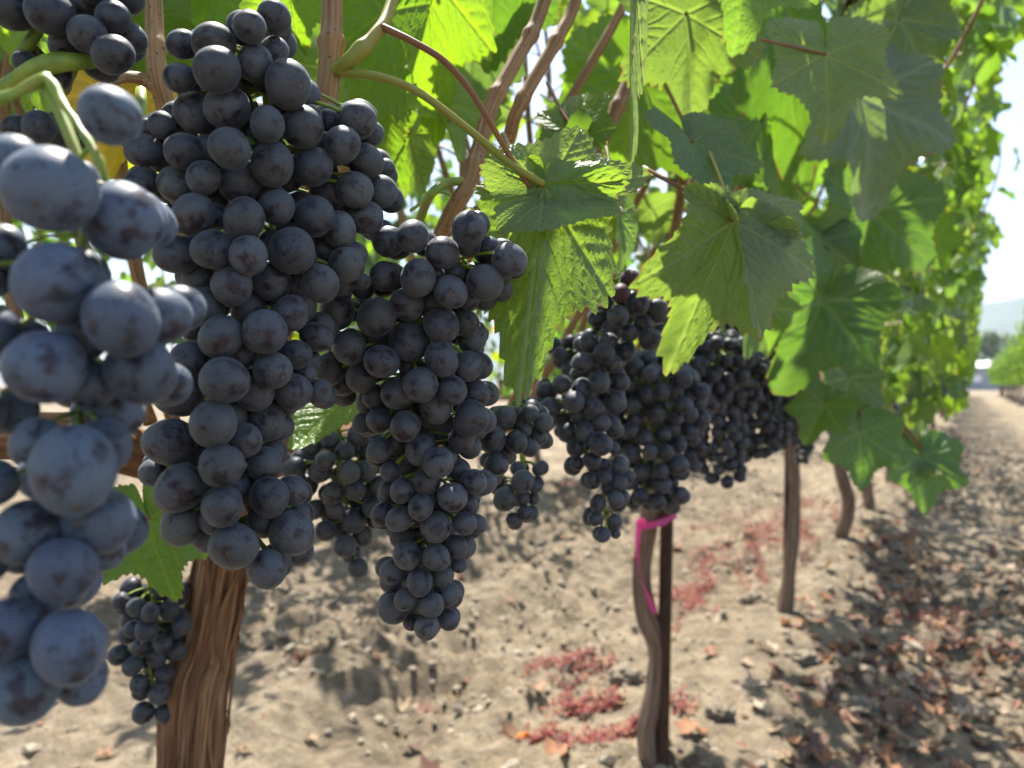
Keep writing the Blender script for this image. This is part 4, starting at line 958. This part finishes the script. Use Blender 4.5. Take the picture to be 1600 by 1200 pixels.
# ------------------------------------------------------------------ vines farther along, and the neighbouring rows
def far_proto(seed):
    """meshes of one far vine about its own base: trunk, canes, inner foliage, and the spots of its outer leaves"""
    r = random.Random(seed)
    pts = [Vector((0, 0, -.05)), Vector((r.uniform(-.03, .03), r.uniform(-.03, .03), .22)), Vector((r.uniform(-.04, .04), r.uniform(-.04, .04), .45)), Vector((0, 0, .72))]
    tr = mesh('trunk', *tube_data(pts, [.034, .028, .026, .022], 14, 6, trunk_rough(seed, .12)), None) if False else None
    V, F, UV = tube_data(pts, [.034, .028, .026, .022], 14, 6, trunk_rough(seed, .12)); tr = mesh('trunk', V, F, M_BARKG, True, UV)
    V, F, UV = tube_data([Vector((0, y, .735)) for y in (-.58, -.2, .2, .58)], [.012, .016, .016, .012], 10, 4, trunk_rough(seed + 1, .12)); co = mesh('cordon_arm', V, F, M_BARKG, True, UV)
    S = [[p - Vector((ROWX, 0, 0)) for p in s] for s in shoots_for(0, seed, 18)]
    a = Acc()
    for s in S: a.add(*tube_data(s, [.005, .0046, .0042, .0038, .0033, .0028, .0018], 5, 2))
    cn = a.mesh('canes', M_CANE)
    spots = leaf_spots([[p + Vector((ROWX, 0, 0)) for p in s] for s in S], seed + 5, .043)
    spots += [outer_leaf(r, 0) for _ in range(110)]
    spots = [(p - Vector((ROWX, 0, 0)), j - Vector((ROWX, 0, 0)), t_, n, s) for p, j, t_, n, s in spots]
    outer = sorted(range(len(spots)), key=lambda i: -spots[i][1].x)[:130]; oset = set(outer)
    fi, fall = Acc(), Acc()
    for i, (p, j, t_, n, s) in enumerate(spots):
        M = leaf_matrix(j, t_, n, s * 1.05); tint = leaf_tint(r)[:3]
        if i not in oset: leaf_low(fi, M, tint, seed * 1000 + i)
        leaf_low(fall, M, tint, seed * 1000 + i)
    return tr, co, cn, fi.mesh('foliage', M_LEAFFAR, True), fall.mesh('foliage', M_LEAFFAR, True), [spots[i] for i in outer]
PROTO = [far_proto(s) for s in (201, 202, 203)]

def far_vine(x, y, i, label, group, detail, rev=False):
    tr, co, cn, fi, fall, spots = PROTO[i % 3]
    z = gz(x, y) if abs(y) < 14 else 0
    q_ = random.Random(int(x * 100) + int(y * 10)); j_ = 0 if detail else q_.uniform(-.10, .10)
    M = Matrix.Translation((x + j_, y, z)) @ (Matrix.Rotation(math.pi, 4, 'Z') if rev else Matrix()) @ Matrix.Diagonal((1 if detail else q_.uniform(.8, 1.2), 1, 1 if detail else q_.uniform(.9, 1.12), 1))
    root = thing('grape_vine', label, 'vine', (x, y, z), group)
    link('trunk', tr, root, M); link('cordon_arm', co, root, M); link('canes', cn, root, M)
    f = link('foliage', fi if detail else fall, root, M); f['kind'] = 'stuff'
    if detail:
        r = random.Random(i * 13 + 5)
        for p, j, t_, n, s in spots:
            o = link('leaf', LEAF_LIB[r.randrange(len(LEAF_LIB))], root, M @ leaf_matrix(j, t_, n, s)); o.color = leaf_tint(r)
for i, y in enumerate(far_y[1:]):
    far_vine(ROWX, y, i, 'vine farther along the near row, its trunk one of a receding line', 'vines receding along the near row', True)
for i in range(38):
    far_vine(ROWX, 15.7 + 1.2 * i, i, 'vine farther along the near row, its trunk one of a receding line', 'vines receding along the near row', False)
for i in range(13):
    far_vine(-2.65, 1.1 + 1.2 * i, i + 1, 'vine of the row behind, seen through gaps under the bunches', 'vines of the row behind', False, i % 2 == 0)
for i in range(36):
    far_vine(1.68, 17.5 + 1.2 * i, i + 2, 'sunlit vine of the row across the alley', 'vines of the row across the alley', False, True)
rb = random.Random(77)
for i in range(34):
    y = 1.9 + i * .30 + rb.uniform(-.1, .1); x = ROWX + rb.uniform(.08, .30)
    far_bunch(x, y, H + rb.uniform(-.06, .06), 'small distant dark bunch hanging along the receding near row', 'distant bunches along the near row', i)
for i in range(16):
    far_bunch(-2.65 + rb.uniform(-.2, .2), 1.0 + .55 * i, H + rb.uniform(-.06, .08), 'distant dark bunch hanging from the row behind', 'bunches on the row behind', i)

# ------------------------------------------------------------------ stakes, tape, wires
def stake(x, y, h, r_, lean, label):
    z = gz(x, y)
    V, F, UV = tube_data([Vector((x, y, z - .1)), Vector((x + lean[0] * .5, y + lean[1] * .5, z + h * .5)), Vector((x + lean[0], y + lean[1], z + h))], [r_] * 3, 8, 3)
    o = link('vine_stake', mesh('vine_stake', V, F, M_STAKE, False, UV)); tag(o, label, 'stake', 'vine stakes')
s0 = P(1033, 1190, 1.40)
stake(s0.x, s0.y, 1.5, .0125, (.028, .016, 0), 'dark rusty stake beside the crooked pink-tied trunk')
s1 = P(1224, 960, 2.40)
stake(s1.x, s1.y, 1.5, .004, (.02, .01, 0), 'thin dark rod beside the straight grey-brown trunk')
for i, y in enumerate((2.2, 4.0, 5.8)):
    stake(-2.62, y, 1.5, .008, (0, 0, 0), 'thin dark stake standing in the row behind')
def tape():
    a = Acc()
    def band(pts, w, th=.0006):
        V, F = [], []
        for p, wd in pts:
            for s in (-1, 1): V.append(tuple(p + wd * (s * w / 2)))
        n = len(pts)
        for i in range(n - 1): F.append((2 * i, 2 * i + 1, 2 * i + 3, 2 * i + 2))
        m_ = len(V); off = Vector(CF) * th
        V += [tuple(Vector(v) + off) for v in V]; F += [tuple(reversed([k + m_ for k in f])) for f in F]
        a.add(V, F)
    c = P(1028, 812, 1.41); pts = []
    for k in range(33):
        t_ = 2 * math.pi * k / 32
        pts.append((c + CR * (.034 * math.cos(t_)) - CF * (.030 * math.sin(t_)) + CU * (.003 * math.sin(2 * t_) + .008 * math.cos(t_)), Vector((0, 0, 1))))
    rt = random.Random(3); pts = [(p + Vector((rt.uniform(-.0012, .0012), rt.uniform(-.0012, .0012), rt.uniform(-.0015, .0015))), (w_ + Vector((rt.uniform(-.2, .2), rt.uniform(-.2, .2), 0))).normalized()) for p, w_ in pts]; pts[-1] = pts[0]
    band(pts, .013); kn = P(1001, 818, 1.368); band([(kn + CR * (.006 * math.cos(k * .9)) + CU * (.006 * math.sin(k * .9)) - CF * .0008 * k, (CR * math.cos(k) + CU * math.sin(k)).normalized()) for k in range(12)], .009)
    band([(kn + CR * (-.004 * k) - CU * (.0035 * k + .0004 * k * k) - CF * .001 * k, (CR * .5 + CU * .8).normalized()) for k in range(7)], .008)
    tail = [P(1000, 815, 1.375), P(996, 850, 1.37), P(1000, 900, 1.375), P(1012, 930, 1.38), P(1022, 958, 1.385)]
    tail2, _ = catmull(tail, [1] * 5, 6)
    band([(p, (CR * math.cos(i * .12) + CF * math.sin(i * .12)).normalized()) for i, p in enumerate(tail2)], .011)
    o = link('tie_tape', a.mesh('tie_tape', M_PINK)); tag(o, 'bright pink plastic tape tied round crooked trunk and stake', 'tape')
tape()
for k, (dx, z, r_) in enumerate(((0.0, .725, .0016), (.03, 1.10, .0014), (-.06, 1.10, .0014), (.02, 1.42, .0014))):
    lab = ['trellis wire running along the cordons of the near row', 'trellis wire held among leaves on the alley side', 'trellis wire held among leaves on the far side', 'topmost trellis wire above the canopy of the near row'][k]
    pts = [Vector((ROWX + dx, y, z + .01 * math.sin(y))) for y in (-.8, 1.5, 4, 8, 14, 24, 40, 61)]
    o = link('trellis_wire', mesh('trellis_wire', *tube_data(pts, [r_] * 8, 5, 4)[:2], M_WIRE)); tag(o, lab, 'wire', 'trellis wires')

# ------------------------------------------------------------------ litter, weeds, lumps on the soil
def curl_leaf(acc, x, y, s, col, r):
    ths = [0, 27, 54, 80, 108, 150, 180, -150, -108, -80, -54, -27]; rs = [1, .6, .9, .55, .7, .5, .15, .5, .7, .55, .9, .6]
    q = Matrix.Rotation(r.uniform(0, 6.28), 3, 'Z') @ Matrix.Rotation(r.gauss(0, .45), 3, 'X')
    c1, c2 = r.uniform(.6, 2.0), r.uniform(-.2, 1.2); z = gz(x, y) + s * .22
    V = [Vector((x, y, z - s * .05))]
    for t_, rr in zip(ths, rs):
        rr *= r.uniform(.8, 1.1); a, b = math.sin(R(t_)) * rr, math.cos(R(t_)) * rr
        v = q @ Vector((a * .8, b, c1 * a * a * .6 + c2 * b * b * .4 + r.uniform(-.1, .1)))
        V.append(Vector((x, y, z)) + v * s)
    acc.add([tuple(v) for v in V], [(0, 1 + k, 1 + (k + 1) % 12) for k in range(12)], None, [col] * 13)
DRY = [(.24, .125, .08), (.30, .18, .11), (.18, .10, .07), (.34, .25, .17), (.20, .10, .07), (.38, .30, .22), (.30, .15, .08), (.13, .08, .065), (.20, .12, .09), (.30, .22, .14)]
def build_litter():
    r = random.Random(5); a = Acc(); n = 0
    while n < 1900:
        x = (r.gauss(-.18, .10) if r.random() < .45 else r.gauss(.22, .30)) if r.random() < .75 else r.uniform(-2.6, 1.4); y = r.uniform(.8, 4.5) if r.random() < .5 else r.uniform(.9, 16)
        if x > 1.5 or x < -3.2: continue
        if x < -.55 and r.random() < .62: continue
        if vnoise(np.array([x * 2.2]), np.array([y * 1.4]), 21)[0] < r.uniform(.15, .55): continue
        curl_leaf(a, x, y, r.uniform(.016, .042), r.choice(DRY), r); n += 1
    o = link('leaf_litter', a.mesh('leaf_litter', M_LITTER)); tag(o, 'brown and rusty dry leaf litter covering the shaded soil', 'leaf litter', kind='stuff')
    for k in range(90):
        x = r.gauss(-.05, .38) if k % 4 else r.uniform(-1.6, -.5); y = r.uniform(1.0, 4.2)
        a = Acc(); curl_leaf(a, 0, 0, r.uniform(.03, .055), r.choice(DRY), r)
        z = gz(x, y) - gz(0, 0)
        o = link('fallen_leaf', a.mesh('fallen_leaf', M_LITTER), None, Matrix.Translation((x, y, z + .004)))
        tag(o, 'curled dry brown vine leaf lying on the soil', 'leaf', 'fallen leaves lying on the soil')
    # straw and twigs
    a = Acc()
    for k in range(1100):
        x = r.uniform(-2.2, .5); y = r.uniform(.6, 5); z = gz(x, y) + .008; an = r.uniform(0, 6.28); L = r.uniform(.02, .07)
        d = Vector((math.cos(an), math.sin(an), r.uniform(-.1, .2))) * L; c = r.uniform(.7, 1.2)
        V, F, _ = tube_data([Vector((x, y, z)), Vector((x, y, z + .004)) + d * .5, Vector((x, y, z)) + d], [.0009] * 3, 4, 1)
        a.add(V, F, None, [(.46 * c, .34 * c, .17 * c)] * len(V))
    o = link('straw', a.mesh('straw', M_LITTER)); tag(o, 'dry straw and twig bits scattered on sunlit soil', 'straw', kind='stuff')
build_litter()

def ground_px(u, v):
    d = CF * FPX + CR * (u - 800) + CU * (600 - v); t_ = -H / d.z
    p = CAM + d * t_; return p.x, p.y
def weed(u, v, w, h, n, label, seed):
    r = random.Random(seed); cx, cy = ground_px(u, v); a = Acc()
    x1, y1 = ground_px(u + w, v); x2, y2 = ground_px(u, v + h)
    ex = Vector((x1 - cx, y1 - cy, 0)); ey = Vector((x2 - cx, y2 - cy, 0))
    runners = [(r.gauss(0, .55), r.gauss(0, .6), r.uniform(0, 6.28)) for _ in range(16)]
    for k in range(int(n * 1.5)):
        m0, m1, an = runners[int(16 * r.random() ** 1.6)]; t_ = r.uniform(-1, 1) * .6
        p = ex * (m0 + t_ * math.cos(an) + r.gauss(0, .08)) + ey * (m1 + t_ * math.sin(an) + r.gauss(0, .08))
        x, y = cx + p.x, cy + p.y; z = gz(x, y) + r.uniform(.002, .022); s = r.uniform(.003, .007)
        q = Matrix.Rotation(r.uniform(0, 6.28), 3, 'Z') @ Matrix.Rotation(r.uniform(-.9, .9), 3, 'X')
        c = r.choice([(.27, .05, .06), (.20, .035, .05), (.34, .12, .07), (.17, .035, .05), (.38, .22, .12), (.30, .08, .06)])
        V = [(0, -1, 0), (.5, -.3, .15), (.45, .5, .1), (0, 1, -.1), (-.45, .5, .1), (-.5, -.3, .15)]
        a.add([tuple(q @ Vector(v_) * s + Vector((x, y, z))) for v_ in V], [(0, 1, 2, 3), (0, 3, 4, 5)], None, [c] * 6)
    o = link('red_weed', a.mesh('red_weed', M_WEED, False), None, Matrix()); tag(o, label, 'weed', 'patches of red weed', kind='stuff')
weed(1195, 830, 75, 34, 2600, 'wide red weed patch left of the straight grey-brown trunk', 1)
weed(1130, 880, 60, 34, 2000, 'red weed patch between the pink-tied trunk and the straight one', 2)
weed(890, 1032, 60, 14, 700, 'thin dark red weed strand on sunlit soil by the soil lump', 3)
weed(910, 1105, 60, 16, 800, 'red weed strand below the soil lump with dry stalks', 4)
weed(900, 1165, 80, 20, 900, 'bright red weed mat near the orange dry leaf', 5)
weed(1085, 945, 40, 34, 1100, 'red weed tuft just right of the dark rusty stake', 6)
weed(1060, 1130, 26, 22, 160, 'sparse red sprigs at the foot of the crooked trunk', 7)
weed(880, 770, 40, 14, 700, 'far rusty red patch behind the bunches on sunlit soil', 8)
weed(1470, 960, 60, 26, 420, 'dark red weed patch in the shade of the row', 9)
weed(1010, 940, 18, 18, 120, 'little red sprig behind the crooked trunk', 10)
weed(1260, 790, 40, 20, 1200, 'red weed patch right of the straight grey-brown trunk', 11)

def lump(u, v, s, seed, label, flat=.6, col=(.19, .155, .115)):
    x, y = ground_px(u, v); V, F = ico(1, seed, 4); r = random.Random(seed); o3 = Vector((r.uniform(0, 50),) * 3)
    from mathutils import noise
    VV = []
    for v_ in V:
        n = v_.normalized(); k = 1 + .45 * noise.noise(n * 1.6 + o3) + .42 * noise.noise(n * 4 + o3) + .2 * noise.noise(n * 11 + o3)
        VV.append((n.x * s * k * 1.25, n.y * s * k, n.z * s * k * flat))
    z = gz(x, y) + s * flat * .35
    ob = link('soil_lump', mesh('soil_lump', VV, F, M_CLOD, True, None, {'tone': np.array([col] * len(VV))}), None, Matrix.Translation((x, y, z)))
    tag(ob, label, 'soil lump', 'lumps of soil')
lump(975, 1065, .034, 5, 'largest dark soil lump, left of the crooked trunk', .75)
lump(1180, 950, .045, 6, 'soil lump left of the straight grey-brown trunk base')
lump(1340, 1120, .040, 7, 'cracked soil lump among leaves in the deep shade')
lump(1255, 1060, .030, 8, 'low soil lump in shade beside sun flecks')
lump(820, 1140, .012, 9, 'orange dry curled fruit lying on red weed', .8, (.62, .18, .03))
lump(1420, 1010, .032, 10, 'pale soil lump among rusty leaf litter', .6, (.30, .25, .19))
lump(1125, 1160, .024, 12, 'soil lump right of the crooked trunk foot')

# ------------------------------------------------------------------ far away: shed, trees, hill
def far_stuff():
    M_W = mat_plain('white sheet metal', (.78, .78, .76), .5, .05, 2); M_D = mat_plain('shaded board wall', (.30, .34, .38), .8, .15, 2)  # the wall's bluish grey is its shade, put into the colour
    t = thing('farm_shed', 'low white-roofed farm shed far beyond the end of the rows', 'shed', (1.5, 118, 0))
    def box(name, a, b, mat, par):
        x0, y0, z0 = a; x1, y1, z1 = b
        V = [(x0, y0, z0), (x1, y0, z0), (x1, y1, z0), (x0, y1, z0), (x0, y0, z1), (x1, y0, z1), (x1, y1, z1), (x0, y1, z1)]
        return link(name, mesh(name, V, [(0, 3, 2, 1), (4, 5, 6, 7), (0, 1, 5, 4), (1, 2, 6, 5), (2, 3, 7, 6), (3, 0, 4, 7)], mat, False), par, Matrix())
    box('wall', (-4, 115, 0), (5.0, 121, 2.9), M_D, t)
    V = [(-4.4, 114.4, 2.91), (5.4, 114.4, 2.91), (5.4, 121.6, 2.91), (-4.4, 121.6, 2.91), (-4.4, 118, 3.8), (5.4, 118, 3.8)]
    link('roof', mesh('roof', V, [(0, 1, 5, 4), (2, 3, 4, 5), (1, 2, 5), (3, 0, 4), (3, 2, 1, 0)], M_W, False), t, Matrix())
    for k in range(3): box('window', (-2.5 + 2.6 * k, 114.93, 1.0), (-1.3 + 2.6 * k, 114.98, 1.9), M_W, t)
    M_T = mat_leaf('far tree leaf', True)
    for k, (x, y, h, w, lab) in enumerate(((2.2, 150, 9.5, 3.2, 'dark green tree behind the white-roofed shed'), (7.5, 165, 8.0, 4.0, 'broad tree right of the white-roofed shed'), (13, 185, 10, 5.0, 'tall tree farthest right of the white-roofed shed'), (-5, 160, 8, 4, 'tree hidden partly by the end of the near row'))):
        r = random.Random(k); root = thing('tree', lab, 'tree', (x, y, 0), 'trees beyond the rows')
        V, F, UV = tube_data([Vector((x, y, -.2)), Vector((x + .1, y, h * .35)), Vector((x, y, h * .75))], [.28, .2, .06], 8, 3); link('trunk', mesh('trunk', V, F, M_BARKG, True, UV), root, Matrix())
        a = Acc()
        blobs = [(Vector((r.gauss(0, w * .35), r.gauss(0, w * .35), h * r.uniform(.35, .95))), r.uniform(.25, .45) * w) for _ in range(16)]
        for i in range(2600):
            c, br = r.choice(blobs); d = Vector((r.gauss(0, 1), r.gauss(0, 1), r.gauss(0, 1))).normalized(); p = Vector((x, y, 0)) + c + d * br * r.uniform(.6, 1)
            n = (d + Vector((r.uniform(-.6, .6), r.uniform(-.6, .6), r.uniform(-.2, .8)))).normalized(); e1 = n.orthogonal().normalized(); e2 = n.cross(e1); s = r.uniform(.14, .3)
            g = r.uniform(.7, 1.2); a.add([tuple(p + e1 * s), tuple(p + e2 * s * .6), tuple(p - e1 * s), tuple(p - e2 * s * .6)], [(0, 1, 2, 3)], [(i, 0, 0)] * 4, [(.04 * g, .062 * g, .022 * g)] * 4)
        o = link('crown', a.mesh('crown', M_T, False), root, Matrix())
    # hill
    xs = np.linspace(-900, 1500, 90); ys = np.linspace(900, 2100, 50); X, Y = np.meshgrid(xs, ys)
    bell = np.clip((Y - 900) / 500, 0, 1) ** 1.2
    Z = bell * (72 + 70 * vnoise(X / 260, Y / 300, 31) + 24 * vnoise(X / 80, Y / 90, 32) + np.clip(X, 0, 900) * .06) - 2
    V = np.stack([X, Y, Z], -1).reshape(-1, 3); nx = len(xs); i = (np.arange(len(ys) - 1)[:, None] * nx + np.arange(nx - 1)[None, :]).ravel()
    m = mat_plain('wooded hill', (.055, .075, .035), .9, .5, .02)
    o = link('hill', mesh('hill', V, [tuple(f) for f in np.stack([i, i + 1, i + nx + 1, i + nx], 1).tolist()], m)); tag(o, 'hazy blue-green wooded hill on the horizon', kind='structure')
far_stuff()

# ------------------------------------------------------------------ the hazy air of the valley
def haze():
    m = bpy.data.materials.new('valley haze'); m.use_nodes = True; t = m.node_tree; t.nodes.clear()
    out = t.nodes.new('ShaderNodeOutputMaterial'); v = t.nodes.new('ShaderNodeVolumePrincipled')
    v.inputs['Color'].default_value = (.70, .84, 1, 1); v.inputs['Density'].default_value = .00042; v.inputs['Anisotropy'].default_value = .2
    t.links.new(v.outputs[0], out.inputs['Volume'])
    x0, y0, z0, x1, y1, z1 = -1600, -700, -5, 2600, 4300, 280
    V = [(x0, y0, z0), (x1, y0, z0), (x1, y1, z0), (x0, y1, z0), (x0, y0, z1), (x1, y0, z1), (x1, y1, z1), (x0, y1, z1)]
    o = link('haze', mesh('haze', V, [(0, 3, 2, 1), (4, 5, 6, 7), (0, 1, 5, 4), (1, 2, 6, 5), (2, 3, 7, 6), (3, 0, 4, 7)], m, False))
    tag(o, 'thin pale haze filling the valley air', 'haze', kind='stuff')
haze()
print('objects', len(COL.objects))
